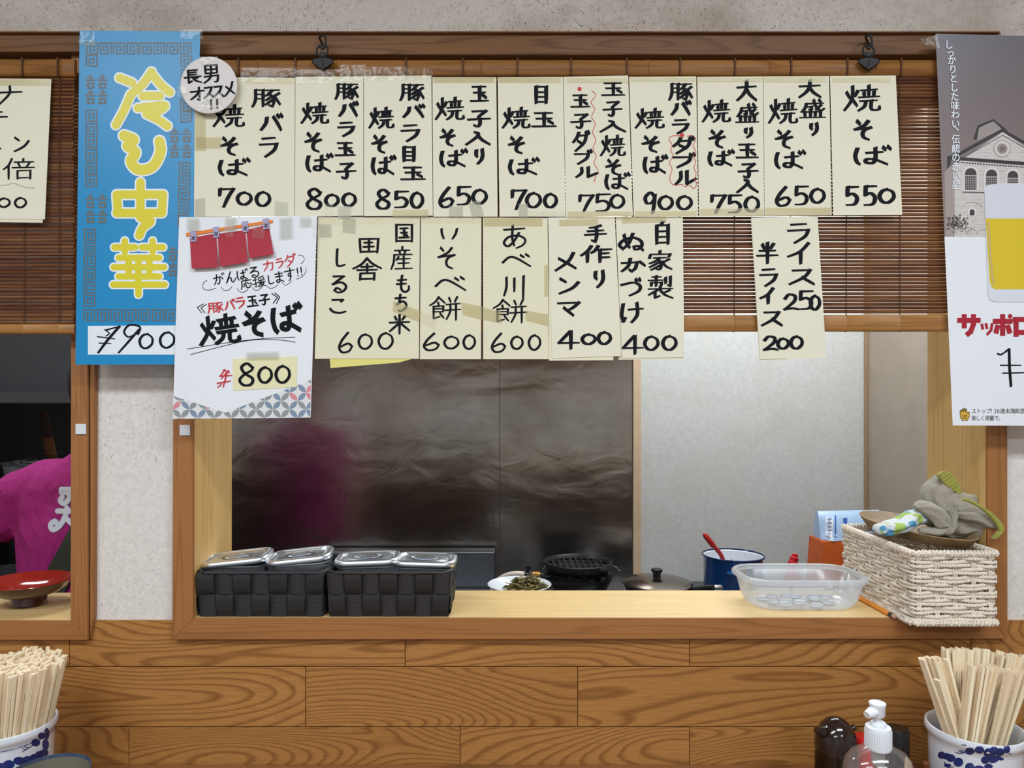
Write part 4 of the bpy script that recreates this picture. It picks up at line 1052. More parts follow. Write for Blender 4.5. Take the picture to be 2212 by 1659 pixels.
# ------------------------------------------------------------------ black strap baskets and steel containers on the sill
def strap_mat(name, rgb):
    t = NT(name); uv = t.coord('UV')
    w = t.n('TexWave', {'Vector': uv, 'Scale': 1.0, 'Distortion': 1.5, 'Detail': 1, 'Detail Scale': 3.0}, wave_type='BANDS', bands_direction='X').outputs[0]
    w2 = t.n('TexWave', {'Vector': uv, 'Scale': 0.9, 'Distortion': 0.5}, wave_type='BANDS', bands_direction='Y').outputs[0]
    h = t.math('MULTIPLY', w, t.math('ADD', t.math('MULTIPLY', w2, .6), .4))
    c = lin(rgb); d = tuple(x * .45 for x in c[:3]) + (1,)
    t.p(Base_Color=t.ramp(h, [(0, d), (.6, c)]), Roughness=.55); t.bump(h, .0006, .8); return t.mat
M['strap'] = strap_mat('black_strap', (48, 47, 50)); M['strap2'] = strap_mat('brownish_black_strap', (52, 45, 46))
M['black_in'] = plain('black_lining', (20, 20, 22), .8)
def strap_basket(x0, x1, y0, y1, z0, h, mat, label, taper=.004):
    root = empty('woven_basket', ((x0 + x1) / 2, (y0 + y1) / 2, z0), label, 'basket', 'black woven strap baskets')
    m = MB()
    cor = lambda t: [(x0 + taper * (1 - t), y0 + taper * (1 - t)), (x1 - taper * (1 - t), y0 + taper * (1 - t)), (x1 - taper * (1 - t), y1 - taper * (1 - t)), (x0 + taper * (1 - t), y1 - taper * (1 - t))]
    for side in range(4):
        def pt(u, v, off):
            c = cor(v); a = Vector((*c[side], z0 + .001 + v * (h - .004))); b = Vector((*c[(side + 1) % 4], a.z)); d = (b - a).normalized()
            return a + (b - a) * u + Vector((d.y, -d.x, 0)) * off
        nc = 7 if side % 2 == 0 else 4
        for r in range(2):
            for c in range(nc):
                vert = (r + c + (1 if mat is M['strap2'] else 0)) % 2 == 1
                u0, u1 = c / nc + .004, (c + 1) / nc - .004; v0, v1 = r / 2 + .008, (r + 1) / 2 - .008
                if vert: v0 -= .02; v1 += .02
                n = 6; a = []; uvs = []
                for j in range(n + 1):
                    for i in range(n + 1):
                        s, t = i / n, j / n
                        e = t if vert else s; ee = s if vert else t
                        off = (.0021 if vert else .0009) + .0016 * math.sin(math.pi * e) ** .7 - (.0006 if (ee < .01 or ee > .99) else 0)
                        if e < .01 or e > .99: off = -.0012
                        a.append(pt(u0 + (u1 - u0) * s, min(1, max(0, v0 + (v1 - v0) * t)), off))
                        uvs.append((ee * 9, e * 8) if vert else (ee * 9 + .5, e * 8))
                N = n + 1
                m.add(a, [[j * N + i, j * N + i + 1, (j + 1) * N + i + 1, (j + 1) * N + i] for j in range(n) for i in range(n)], 0, uvs)
    m.build('woven_straps', mat, root, True, sharp=60)
    m = MB(); c0, c1 = cor(0), cor(1); zt = z0 + h - .004
    ins = lambda c, d: [(c[0][0] + d, c[0][1] + d), (c[1][0] - d, c[1][1] + d), (c[2][0] - d, c[2][1] - d), (c[3][0] + d, c[3][1] - d)]
    ri = [[Vector((*p, z)) for p in ins(c, d)] for c, d, z in ((c0, .0005, z0), (c1, .0005, zt), (c1, .004, zt), (c0, .004, z0 + .003))]
    m.loft(ri, 0, True, True); m.build('lining', M['black_in'], root)
    m = MB(); r = []
    path = []
    cc = ins(c1, .001)
    for k in range(4):
        a, b = Vector((*cc[k], zt)), Vector((*cc[(k + 1) % 4], zt))
        for j in range(8): path.append(a + (b - a) * (j + .5) / 8 + Vector((0, 0, .0006 * math.sin(j * 2.4 + k))))
    path.append(path[0]); m.tube(path, .0033, 10); m.build('rim_band', mat, root, True)
    return root
bz = ZS
strap_basket(X(421), X(700), .004, .138, bz, .0725, M['strap'], 'black woven strap basket against the left jamb of the wide window')
strap_basket(X(703), X(974), .004, .140, bz, .0725, M['strap2'], 'black woven strap basket on the bare sill side, right of its twin')
M['steel_lid'] = plain('satin_steel', (228, 233, 240), .32, 1.0)
def container(px, py, yc, w, d, rz, tilt, lid_tilt, label):
    """square steel container with an embossed lid, seen above the basket edge; px,py = middle of the lid"""
    c = P(px, py, yc)
    root = empty('steel_container', (c.x, c.y, c.z - .062), label, 'container', 'lidded steel containers in the black baskets')
    R0 = Matrix.Translation(c) @ Matrix.Rotation(rz, 4, 'Z') @ Matrix.Rotation(tilt, 4, 'Y')
    R1 = Matrix.Translation(c) @ Matrix.Rotation(rz, 4, 'Z') @ Matrix.Rotation(lid_tilt[0], 4, 'Y') @ Matrix.Rotation(lid_tilt[1], 4, 'X')
    ring = lambda hx, hy, r, z, T: [T @ Vector((x, y, z)) for x, y in rrect(hx, hy, max(r, .0008), 6)]
    m = MB(); hx, hy = w / 2, d / 2
    m.loft([ring(hx - .008, hy - .008, .014, -.058, R0), ring(hx - .004, hy - .004, .018, -.056, R0), ring(hx - .002, hy - .002, .02, -.014, R0), ring(hx, hy, .021, -.0125, R0), ring(hx, hy, .021, -.0105, R0), ring(hx - .003, hy - .003, .019, -.0105, R0), ring(hx - .005, hy - .005, .017, -.05, R0)], 0, True, True)
    m.build('body', M['steel_lid'], root, True, sharp=50)
    m = MB()
    L = [ring(hx + .0015, hy + .0015, .022, -.0085, R1), ring(hx + .0022, hy + .0022, .0225, -.005, R1), ring(hx + .0012, hy + .0012, .0215, -.001, R1), ring(hx - .001, hy - .001, .02, .0004, R1), ring(hx - .006, hy - .006, .016, .0002, R1), ring(hx - .0085, hy - .0085, .014, -.0032, R1), ring(hx - .013, hy - .013, .011, -.0036, R1), ring(hx - .0145, hy - .0145, .010, -.0022, R1)]
    m.loft(L, 0, True, True); lidob = m.build('lid', M['steel_lid'], root, True, sharp=50)
    m = MB(); pr = [(.0, -.0075), (.5, -.0068), (.85, -.0035), (1.0, -.0016), (1.06, -.0019)]
    m.lathe([(max(q, 1e-4) * .024, z + .0003) for q, z in pr], (0, 0, 0), 32, 0, 1, .55, mat=R1)
    m.build('lid_dimple', M['steel_dull'], lidob, True)
    m = MB(); pts = [R1 @ Vector((x, 0, -.0028 + .0036 * (1 - (x / .021) ** 2))) for x in [-.021 + .0042 * k for k in range(11)]]
    m.tube(pts, .0026, 8, flat=.6); m.build('lid_grip', M['steel'], lidob, True)
    return root
container(513, 1199, .060, .104, .070, .06, 0, (-.10, .05), 'steel container with lid tipped ajar, beside the left jamb')
container(648, 1195, .060, .100, .070, .06, -.06, (-.10, .05), 'steel container in the left black basket, farther from the jamb')
container(795, 1200, .060, .100, .070, .04, -.02, (-.03, .02), 'steel container in the right black basket, beside the basket joint')
container(919, 1203, .058, .098, .070, -.03, .02, (.02, .02), 'steel container at the bare end of the right black basket')

# ------------------------------------------------------------------ clear plastic box with coins
def plastic(name, tint, body, k, rough=.2, spec=.03):
    t = NT(name)
    tr = t.n('BsdfTransparent', {0: tint}); df = t.n('BsdfDiffuse', {0: body}); tl = t.n('BsdfTranslucent', {0: body}); gl = t.n('BsdfGlossy', {0: (1, 1, 1, 1), 1: rough})
    d2 = t.n('MixShader', {0: .5, 1: df.outputs[0], 2: tl.outputs[0]})
    m1 = t.n('MixShader', {0: k, 1: tr.outputs[0], 2: d2.outputs[0]})
    lw = t.n('LayerWeight', {0: .3})
    m2 = t.n('MixShader', {0: t.math('ADD', t.math('MULTIPLY', lw.outputs[0], .35), spec), 1: m1.outputs[0], 2: gl.outputs[0]})
    t.set(t.out.inputs['Surface'], m2.outputs[0]); return t.mat
M['clear_box'] = plastic('frosted_clear_plastic', (.94, .95, .96, 1), lin((226, 230, 234)), .3, .22)
bx0, bx1, by0, by1 = X(1594, .07), X(1890, .03), .014, .142
cx, cy = (bx0 + bx1) / 2, (by0 + by1) / 2
root = empty('plastic_box', (cx, cy, ZS), 'shallow clear plastic box of coins on the sill', 'box')
hx, hy = (bx1 - bx0) / 2, (by1 - by0) / 2; hz = .0535
rg = lambda dx, r, z: [Vector((cx + x, cy + y, ZS + z)) for x, y in rrect(hx - dx, hy - dx, r, 10)]
m = MB()
m.loft([rg(.034, .026, .0008), rg(.024, .034, .0012), rg(.017, .038, .006), rg(.012, .04, .016), rg(.006, .042, .043), rg(.0055, .042, .0455)], 0, True, False)
m.loft([rg(.0345, .026, .0022), rg(.025, .034, .0026), rg(.0185, .038, .0074), rg(.0135, .04, .0165), rg(.0075, .042, .0445), rg(.0065, .042, .0455)], 0, True, False)
m.build('body', M['clear_box'], root, True, sharp=60)
m = MB()
m.loft([rg(.006, .042, .045), rg(.0005, .044, .0455), rg(0, .044, .047), rg(0, .044, .050), rg(.0015, .043, .0515), rg(.0025, .043, .0528), rg(.005, .042, .0535), rg(.0072, .042, .0525), rg(.0078, .042, .045)], 0); m.build('rim', plastic('clear_plastic_rim', (.94, .95, .96, 1), lin((232, 236, 240)), .42, .15), root, True)
for dx in (-.035, .035):
    for sy in (-1, 1):
        m = MB(); m.box(cx + dx - .003, cx + dx + .003, cy + sy * (hy - .0055) - .0012, cy + sy * (hy - .0055) + .0012, ZS + .036, ZS + .046, .0005); m.build('lid_catch', plastic('plastic_catch', (.95, .95, .96, 1), lin((236, 238, 242)), .6), root)
M['coin'] = plain('silver_coin', (146, 152, 164), .35, .8, var=.2, vscale=300)
cr = random.Random(3); proto = None
spots = [(-.052, .018), (-.034, .024), (-.012, .022), (.010, .026), (.034, .022), (.052, .015), (-.020, .0), (.004, .004), (.026, -.002), (.046, -.006), (-.044, -.008), (-.005, -.020), (.02, -.024), (-.03, -.022), (.0, .016), (.03, .010)]
for k, (dx, dy) in enumerate(spots):
    lvl = .0046 + .0019 * (k % 3)
    loc = (cx + dx, cy + dy, ZS + lvl); rot = (cr.uniform(-.09, .09), cr.uniform(-.09, .09), cr.uniform(0, 6))
    if proto is None:
        m = MB(); m.lathe([(.0001, -.0008), (.0098, -.0008), (.0107, -.0005), (.0107, .0005), (.0100, .0008), (.0094, .0005), (.006, .0005), (.004, .0008), (.0001, .0008)], (0, 0, 0), 28, 0, cap0=True, cap1=True)
        proto = m.build('coin', M['coin'], None, True, origin=(0, 0, 0)); tag(proto, 'silver coin lying in the clear plastic box', 'coin', 'coins in the plastic box')
        proto.location = loc; proto.rotation_euler = rot
    else:
        c = copy_tree(proto, loc, rot)

# ------------------------------------------------------------------ white wicker basket, tray and towels
def wicker():
    x0, x1, y0, y1 = .6115, .7365, -.038, .188; z0, h = ZS + .003, .104
    root = empty('wicker_basket', ((x0 + x1) / 2, (y0 + y1) / 2, ZS), 'white wicker basket on the right end of the sill with towels on top', 'basket')
    w = plain('white_paper_rope', (232, 219, 202), .75, var=.08, vscale=150)
    per = []; cxm, cym = (x0 + x1) / 2, (y0 + y1) / 2
    base = rrect((x1 - x0) / 2, (y1 - y0) / 2, .006, 4)
    # dense perimeter samples with normals
    pts = []
    P2 = [Vector((cxm + a, cym + b, 0)) for a, b in base]; P2.append(P2[0])
    seg = .0016; acc = 0; total = 0
    for a, b in zip(P2[:-1], P2[1:]):
        L = (b - a).length; n = max(1, int(round(L / seg))); d = (b - a).normalized()
        for j in range(n): pts.append((a + (b - a) * j / n, Vector((d.y, -d.x, 0)), total + L * j / n))
        total += L
    nst = 26; sp = total / nst
    def strand(m, z, phase, r, amp, tw, sag=0):
        for ply in (0, 1):
            path = []
            for p, nrm, s in pts + [pts[0]]:
                off = amp * math.sin(math.pi * s / sp + phase)
                a = s * tw + ply * math.pi
                zz = z + .0009 * math.sin(s * 61 + phase * 3 + z * 900)
                path.append(Vector((p.x, p.y, zz)) + nrm * (off + math.cos(a) * r * .55) + Vector((0, 0, math.sin(a) * r * .75)))
            m.tube(path, r * .72, 5, cap=False)
    m = MB(); rows = 17
    for k in range(rows):
        strand(m, z0 + .006 + k * (h - .012) / (rows - 1), (k // 2 % 2) * math.pi, .00235, .0027, 820)
    m.build('woven_strands', w, root, True, sharp=80)
    m = MB()
    for k in range(nst):
        s = (k + .5) * sp
        p, nrm, _ = min(pts, key=lambda q: abs(q[2] - s))
        t = Vector((-nrm.y, nrm.x, 0))
        for e in (-.0016, .0016):
            path = [Vector((p.x, p.y, z0 + h * j / 34)) + t * e + nrm * (-.0027 * math.sin(math.pi * .5) * (1 if int(j / 2) % 2 else -1) * .5) for j in range(35)]
            m.tube(path, .0015, 6)
    m.build('stakes', w, root, True)
    for nm, zz, r, nl in (('top_rim', z0 + h + .001, .0044, 1), ('bottom_rim', z0 + .0015, .0042, 1)):
        m = MB()
        path = [Vector((p.x, p.y, zz)) + nrm * .0008 for p, nrm, s in pts] + [Vector((pts[0][0].x, pts[0][0].y, zz))]
        m.tube(path, r * .8, 8)
        coil = []
        n = int(total / .0056)
        for q in range(n * 8 + 1):
            s = total * q / (n * 8); i = min(len(pts) - 1, int(s / total * len(pts))); p, nrm, _ = pts[i]; a = 2 * math.pi * q / 8
            coil.append(Vector((p.x, p.y, zz)) + nrm * (.0008 + math.cos(a) * r * .92) + Vector((0, 0, math.sin(a) * r * .92)))
        m.tube(coil, .0020, 5); m.build(nm, w, root, True)
    m = MB(); m.box(x0 + .004, x1 - .004, y0 + .004, y1 - .004, z0, z0 + .003); m.build('base', w, root)
    return root
wicker()
WZ = ZS + .003 + .104 + .0065          # top of the basket rim
# shallow wooden oval tray lying on the basket rim
M['tray'] = wood('worn_tray_wood', (150, 122, 84), (106, 82, 52), 2.0, 20, 5, .6, .4, .4)
T = Matrix.Translation((.681, .083, WZ + .0005)) @ Matrix.Rotation(math.radians(8), 4, 'Z') @ Matrix.Rotation(math.radians(1.5), 4, 'X')
m = MB()
m.lathe([(.0001, 0), (.80, 0), (.88, .002), (1.0, .0165), (.985, .0175), (.955, .0165), (.84, .0075), (.78, .0065), (.0001, .0065)], (0, 0, 0), 56, 0, .056, .123, mat=Matrix.Identity(4), cap0=True, cap1=True)
m.v = [T @ Vector(v) for v in m.v]
m.uv = [[(m.v[i].y, m.v[i].x + m.v[i].z) for i in f] for f in m.f]
tag(m.build('wooden_tray', M['tray'], None, True), 'shallow oval wooden tray between the wicker basket and the towels', 'tray')

from mathutils import noise as mnoise
def terry(name, rgb, var=.12):
    t = NT(name); co = t.coord()
    nz = t.noise(co, 520, 3, .75); c = lin(rgb)
    t.p(Base_Color=t.ramp(nz, [(.3, tuple(x * (1 - var * 2) for x in c[:3]) + (1,)), (.7, tuple(min(1, x * (1 + var)) for x in c[:3]) + (1,))]), Roughness=.95, Sheen_Weight=.3)
    t.bump(nz, .004, 1.0); return t.mat
M['towel'] = terry('grey_terry', (196, 184, 164)); M['hem'] = terry('yellow_green_hem', (190, 186, 62), .06)
def blob(m, secs, n=44, fold=.12, freq=5, seed=0, sub=5):
    """crumpled cloth bundle: sections (centre, rx, ry) along a spine, with fold ridges running along it"""
    cs = smooth_path([Vector(s[0]) for s in secs], sub); rs = smooth_path([Vector((s[1], s[2], 0)) for s in secs], sub)
    rings = []; K = len(cs)
    for k, (c, r) in enumerate(zip(cs, rs)):
        t = (cs[min(k + 1, K - 1)] - cs[max(k - 1, 0)]).normalized()
        a = Vector((0, 1, 0)); a = (a - t * a.dot(t)).normalized(); b = t.cross(a)
        ring = []
        for i in range(n):
            th = 2 * math.pi * i / n
            q = 1 + fold * math.sin(freq * th + seed + 2.2 * math.sin(k * .22 + seed)) + fold * .6 * math.sin((freq * 2 + 1) * th + k * .25 + seed * 2)
            p = c + (a * math.cos(th) * r.y + b * math.sin(th) * r.x) * q
            nz = mnoise.noise(p * 70 + Vector((seed, 0, 0)))
            ring.append(p + (p - c).normalized() * nz * .003)
        rings.append(ring)
    m.loft(rings, 0, True, True)
yt = .055
def Q(px, py, y=yt): return P(px, py, y)
root = empty('grey_towel', (Q(2060, 1160).x, yt, WZ + .012), 'crumpled grey terry towel with yellow-green hem on the wooden tray', 'towel')
m = MB()
k = (D + yt) / F
blob(m, [(Q(2030, 1028), 8 * k, .012), (Q(2028, 1046), 22 * k, .022), (Q(2026, 1066), 33 * k, .028), (Q(2040, 1090), 44 * k, .036), (Q(2062, 1112), 62 * k, .042), (Q(2078, 1132), 66 * k, .044), (Q(2076, 1150), 58 * k, .040), (Q(2076, 1158), 50 * k, .034)], 60, .09, 4, 1.0)
blob(m, [(Q(1975, 1094, .03), 6 * k, .008), (Q(1992, 1096, .028), 13 * k, .014), (Q(2014, 1106, .022), 17 * k, .018), (Q(2030, 1122, .016), 18 * k, .018), (Q(2040, 1140, .014), 13 * k, .015), (Q(2025, 1150, .012), 9 * k, .012), (Q(1995, 1148, .012), 9 * k, .012), (Q(1984, 1144, .014), 5 * k, .008)], 32, .08, 3, 2.2)
blob(m, [(Q(2056, 1104, .02), 10 * k, .012), (Q(2058, 1122, .014), 7 * k, .010), (Q(2052, 1140, .01), 7 * k, .010), (Q(2036, 1152, .01), 6 * k, .008)], 24, .08, 3, .4)
blob(m, [(Q(2060, 1108, .03), 14 * k, .02), (Q(2095, 1112, .022), 22 * k, .026), (Q(2124, 1126, .022), 24 * k, .024), (Q(2143, 1140, .026), 16 * k, .018), (Q(2146, 1152, .03), 8 * k, .01)], 36, .12, 4, 3.1)
m.build('terry_cloth', M['towel'], root, True, sharp=180)
def ribbon3(m, pts, w, n=10):
    """thick cloth band following 3D points; w = half width vectors"""
    rings = []
    for p, d, t in pts:
        rings.append([Vector(p) + Vector(d) * a + Vector((0, b, 0)) for a, b in ((-1, -t), (-.5, -t * 1.5), (.5, -t * 1.5), (1, -t), (1, t), (-1, t))])
    m.loft(rings, 0, True, True)
m = MB(); pts = []
ctr = smooth_path([(2029, 1022, 0), (2042, 1028, 0), (2058, 1046, 0), (2072, 1064, 0), (2080, 1078, 0)], 10)
for i, c in enumerate(ctr):
    u = i / (len(ctr) - 1); wd = (4 + 10 * math.sin(math.pi * min(1, u * 1.2 + .1))) * k
    pts.append((Q(c.x, c.y, .034 + .0009 * math.sin(i * 1.9)), (wd * .75, 0, wd * .55), .0022))
ribbon3(m, pts, 0)
pts = []
ctr = smooth_path([(2078, 1078, 0), (2098, 1084, 0), (2124, 1099, 0), (2144, 1116, 0), (2158, 1133, 0), (2163, 1147, 0), (2158, 1156, 0), (2148, 1155, 0)], 8)
for i, c in enumerate(ctr):
    u = i / (len(ctr) - 1); wd = (3 + 10 * max(0, u - .3)) * k
    pts.append((Q(c.x, c.y, -.008 - .006 * u), (wd * .6, 0, wd * .8), .002))
ribbon3(m, pts, 0)
m.build('hem', M['hem'], root, True, sharp=60)
def printed_cloth():
    t = NT('white_cloth_blue_green_print'); co = t.coord()
    nz = t.noise(co, 900, 3, .7)
    a = t.ramp(t.noise(t.mapping(co, (1, 1, 1), loc=(3, 1, 2)), 42, 1, .4), [(.56, (0, 0, 0, 1)), (.59, (1, 1, 1, 1))])
    b = t.ramp(t.noise(t.mapping(co, (1, 1, 1), loc=(7, 5, 2)), 48, 1, .4), [(.57, (0, 0, 0, 1)), (.6, (1, 1, 1, 1))])
    base = t.ramp(nz, [(.3, lin((200, 204, 206))), (.7, lin((236, 238, 240)))])
    t.p(Base_Color=t.mix(b, t.mix(a, base, lin((90, 160, 200))), lin((170, 196, 92))), Roughness=.95); t.bump(nz, .0014, .8); return t.mat
m = MB()
blob(m, [(Q(1892, 1150, .03), 5 * k, .01), (Q(1902, 1144, .03), 12 * k, .018), (Q(1925, 1140, .03), 14 * k, .022), (Q(1950, 1132, .032), 16 * k, .024), (Q(1968, 1120, .036), 15 * k, .022), (Q(1985, 1114, .044), 17 * k, .02), (Q(2002, 1118, .05), 16 * k, .02), (Q(2016, 1126, .055), 10 * k, .014)], 36, .08, 3, 1.7)
tag(m.build('printed_cloth', printed_cloth(), None, True, sharp=180), 'small white cloth with blue and green print on the tray, left of the grey towel', 'cloth')
# white clip poking out behind the towel
m = MB()
yq = .075
m.tube(smooth_path([P(2128, 1112, yq), P(2116, 1090, yq), P(2112, 1078, yq), P(2120, 1066, yq), P(2123, 1060, yq)], 5), [.0075] * 5 + [.007] * 6 + [.0055] * 5 + [.006] * 5, 12)
m.sphere(P(2124, 1059, yq), .0062, 12, 8)
m.tube(smooth_path([P(2116, 1088, yq), P(2102, 1076, yq), P(2093, 1075, yq), P(2089, 1077, yq)], 5), [.008] * 5 + [.007] * 5 + [.0045] * 6, 10)
tag(m.build('plastic_clip', plain('white_plastic', (238, 240, 244), .35), None, True, sharp=70), 'white plastic clip poking out behind the grey towel', 'clip')
# pencil beside the wicker basket
root = empty('pencil', (X(1915, .05), .04, ZS), 'orange pencil lying on the sill along the wicker basket', 'pencil')
a = Vector((.5995, .150, ZS + .0038)); b = Vector((.6005, .006, ZS + .0038)); d = (b - a).normalized()
a = Vector((X(1884, .1), .1, ZS + .0038)); b = Vector((X(1951, -.0), .0, ZS + .0038)); b = Vector((.6020, -.004, ZS + .0038)); a = Vector((.5985, .135, ZS + .0038)); d = (b - a).normalized()
m = MB(); m.tube([a, b - d * .012], .0039, 6); m.build('shaft', plain('orange_lacquer', (226, 140, 40), .35), root)
m = MB(); m.tube([b - d * .012, b - d * .0025], .00395, 12); m.build('dark_band', plain('dark_pencil_band', (48, 36, 34), .4), root)
m = MB(); m.tube([b - d * .0025, b + d * .001, b + d * .0022], [.0036, .0034, .002], 12); m.build('end', plain('pencil_end_wood', (190, 150, 130), .7), root)

# ------------------------------------------------------------------ red lacquer bowl on the left sill
c = P(62, 1302, .085)
root = empty('lacquer_bowl', (c.x, c.y, ZS), 'red lacquer bowl on the sill of the left serving window', 'bowl')
m = MB()
m.lathe([(.028, 0), (.0275, .004), (.0265, .011), (.030, .0125), (.045, .018), (.058, .027), (.0665, .0375)], (c.x, c.y, ZS), 48, cap0=True); m.build('outside', plain('dark_lacquer', (62, 22, 18), .12, Coat_Weight=.6), root, True)
m = MB()
m.lathe([(.0665, .0375), (.0660, .0385), (.0648, .0375), (.056, .028), (.044, .0205), (.028, .0165), (.0001, .0155)], (c.x, c.y, ZS), 48); m.build('inside', plain('red_lacquer', (142, 36, 26), .12, Coat_Weight=.6), root, True)

# ------------------------------------------------------------------ kitchen things beyond the window
KZ = .72
M['counter'] = plain('kitchen_steel_counter', (110, 112, 116), .35, .9)
m = MB(); m.box(-.88, xs - .01, WB + .5, KY - .002, KZ - .03, KZ, .002); m.box(-.88, xs - .01, WB + .55, KY - .01, -.12, KZ - .03)
tag(m.build('kitchen_counter', M['counter']), 'long steel kitchen counter beyond the wide window carrying burner, pan and pot', 'counter')
m = MB(); yb2 = 1.27; m.box(X(690, yb2), X(1069, yb2), yb2, KY - .02, KZ, Z(1192, yb2), .004)
tag(m.build('steel_cabinet', plain('brushed_steel', (150, 156, 164), .3, 1.0, var=.08)), 'low steel cabinet behind the black baskets, against the steel wall', 'cabinet')
# enamel pot
yp = 1.12
cc = P(1583.5, 1199, yp); rp = 62 * (D + yp) / F
root = empty('enamel_pot', (cc.x, cc.y, KZ), 'blue enamel pot with a red ladle standing in it', 'pot')
M['blue_enamel'] = plain('blue_enamel', (22, 70, 132), .15, Coat_Weight=.5); M['white_enamel'] = plain('white_enamel', (226, 232, 238), .15)
hp = cc.z - KZ
m = MB(); m.lathe([(rp * .9, 0), (rp * .97, .004), (rp * .99, .02), (rp, hp - .006), (rp * 1.03, hp - .001)], (cc.x, cc.y, KZ), 48, cap0=True); m.build('body', M['blue_enamel'], root, True)
m = MB(); m.lathe([(rp * 1.02, hp - .001), (rp * .985, hp - .004), (rp * .97, .01), (.0001, .008)], (cc.x, cc.y, KZ), 48); m.build('lining', M['white_enamel'], root, True)
m = MB(); ring = [Vector((cc.x + rp * 1.035 * math.cos(a), cc.y + rp * 1.035 * math.sin(a), KZ + hp)) for a in [2 * math.pi * k / 48 for k in range(49)]]
m.tube(ring, .0028, 8, cap=False); m.build('rim', plain('dark_blue_enamel', (20, 40, 84), .15), root, True)
for sgn in (1, -1):
    m = MB(); an0 = -math.pi / 2 - .12 if sgn == 1 else math.pi / 2
    rr2 = []
    for t in [k / 10 for k in range(11)]:
        a = an0 + (t - .5) * .62; R = rp + .001 + .026 * math.sin(math.pi * t) ** .6
        rr2.append(Vector((cc.x + R * math.cos(a), cc.y + R * math.sin(a), KZ + hp - .036 + .004 * math.sin(math.pi * t))))
    m.tube(rr2, .0095, 10, flat=.8); m.build('handle', M['blue_enamel'], root, True)
m = MB(); p0 = Vector((cc.x - .028, cc.y - .01, KZ + .03)); p1 = P(1562, 1210, yp - .01); p2 = P(1540, 1178, yp - .02); p3 = P(1523, 1156, yp - .02)
root = empty('ladle', p0, 'red plastic ladle leaning in the blue enamel pot', 'ladle')
M['red_plastic'] = plain('red_plastic', (176, 34, 34), .3)
m.tube(smooth_path([p0, p1, p2, p3], 6), [.006] * 6 + [.0065] * 6 + [.0085] * 6 + [.007], 12); m.sphere(p3, .0072, 12, 8); m.build('handle', M['red_plastic'], root, True)
m = MB(); m.lathe([(.0001, -.012), (.02, -.009), (.03, 0), (.0285, .0), (.019, -.0075), (.0001, -.01)], p0, 20); m.build('bowl', M['red_plastic'], root, True)
# orange box and blue-white bag
yo = 1.1
root = empty('orange_box', P(1830, 1300, yo), 'orange carton standing under the blue and white bag', 'box'); root.location.z = KZ; root['_w'] = tuple(root.location)
m = MB(); x0b, x1b = X(1778, yo), X(1778, yo) + .14; zb1 = Z(1172, yo)
bm = bmesh.new()
vv = [(x0b - .006, yo, KZ), (x1b, yo, KZ), (x1b, yo + .12, KZ), (x0b - .006, yo + .12, KZ), (x0b + .004, yo + .012, zb1), (x1b, yo + .012, zb1 - .002), (x1b, yo + .11, zb1 - .002), (x0b + .004, yo + .11, zb1)]
m.add(vv, [[0, 3, 2, 1], [4, 5, 6, 7], [0, 1, 5, 4], [1, 2, 6, 5], [2, 3, 7, 6], [3, 0, 4, 7]]); m.build('carton', plain('orange_card', (206, 92, 26), .55, var=.08, vscale=20), root)
m = MB(); f = lambda px, py: P(px, py, yo) + Vector((0, .002, 0))
m.add([f(1818, 1200), f(1850, 1196), f(1850, 1230)], [[0, 2, 1]]); m.build('printed_triangle', plain('maroon_print', (110, 44, 40), .5), root)
root = empty('paper_bag', P(1830, 1172, yo), 'blue and white printed bag lying on the orange carton', 'bag'); root['_w'] = tuple(root.location)
m = MB(); rings = []
yb3 = yo + .012
zt3, zb3 = Z(1110, yb3), zb1 + .001
nz = 9
for j in range(nz):
    v = j / (nz - 1); z = zb3 + (zt3 - zb3) * v; th = .05 * (1 - v) ** .6 + .004
    xa, xb = X(1782, yb3) - .002 * v, X(1782, yb3) + .19
    rings.append([Vector((xa + (xb - xa) * s / 8, yb3 + .05 - th * (1 if 0 < s < 8 else .4) * (.9 + .1 * math.sin(s * 2.1 + j)), z + (.004 * s / 8))) for s in range(9)] + [Vector((xa + (xb - xa) * s / 8, yb3 + .052 + th * .6, z + (.004 * s / 8))) for s in range(8, -1, -1)])
m.loft(rings, 0, True, True); m.build('film', plain('pale_blue_film', (170, 196, 226), .35, var=.08, vscale=30), root, True)
bagbv = BVHTree.FromPolygons(m.v, m.f)
def cast(bv, px, py, lift=.0006):
    d = (P(px, py, 0) - Vector((0, -D, CZ))).normalized(); h = bv.ray_cast(Vector((0, -D, CZ)), d)
    return h[0] + h[1] * lift * (1 if h[1].dot(d) < 0 else -1) if h[0] else None
def decal(name, inkobj, bv, mat, par, lift=.0006):
    m = MB(); ok = []
    for vv_ in inkobj.v:
        q = cast(bv, vv_[0], vv_[1], lift); ok.append(q is not None); m.v.append(q if q is not None else Vector((0, 0, 0)))
    for f in inkobj.f:
        if all(ok[i] for i in f): m.f.append(list(f)); m.mi.append(0); m.uv.append(None)
    if m.f:
        ob = m.build(name, mat, par); bm = bmesh.new(); bm.from_mesh(ob.data); bmesh.ops.remove_doubles(bm, verts=bm.verts[:], dist=2e-5); bm.to_mesh(ob.data); bm.free(); return ob
i = Ink()
def grid(i, x0, y0, x1, y1, n=5):
    for a in range(n):
        for b in range(n): i.poly([(x0 + (x1 - x0) * a / n, y0 + (y1 - y0) * b / n), (x0 + (x1 - x0) * (a + 1) / n, y0 + (y1 - y0) * b / n), (x0 + (x1 - x0) * (a + 1) / n, y0 + (y1 - y0) * (b + 1) / n), (x0 + (x1 - x0) * a / n, y0 + (y1 - y0) * (b + 1) / n)])
grid(i, 1783, 1116, 1800, 1168); grid(i, 1818, 1144, 1846, 1168)
decal('printed_panel', i, bagbv, plain('white_print', (214, 222, 234), .4), root)
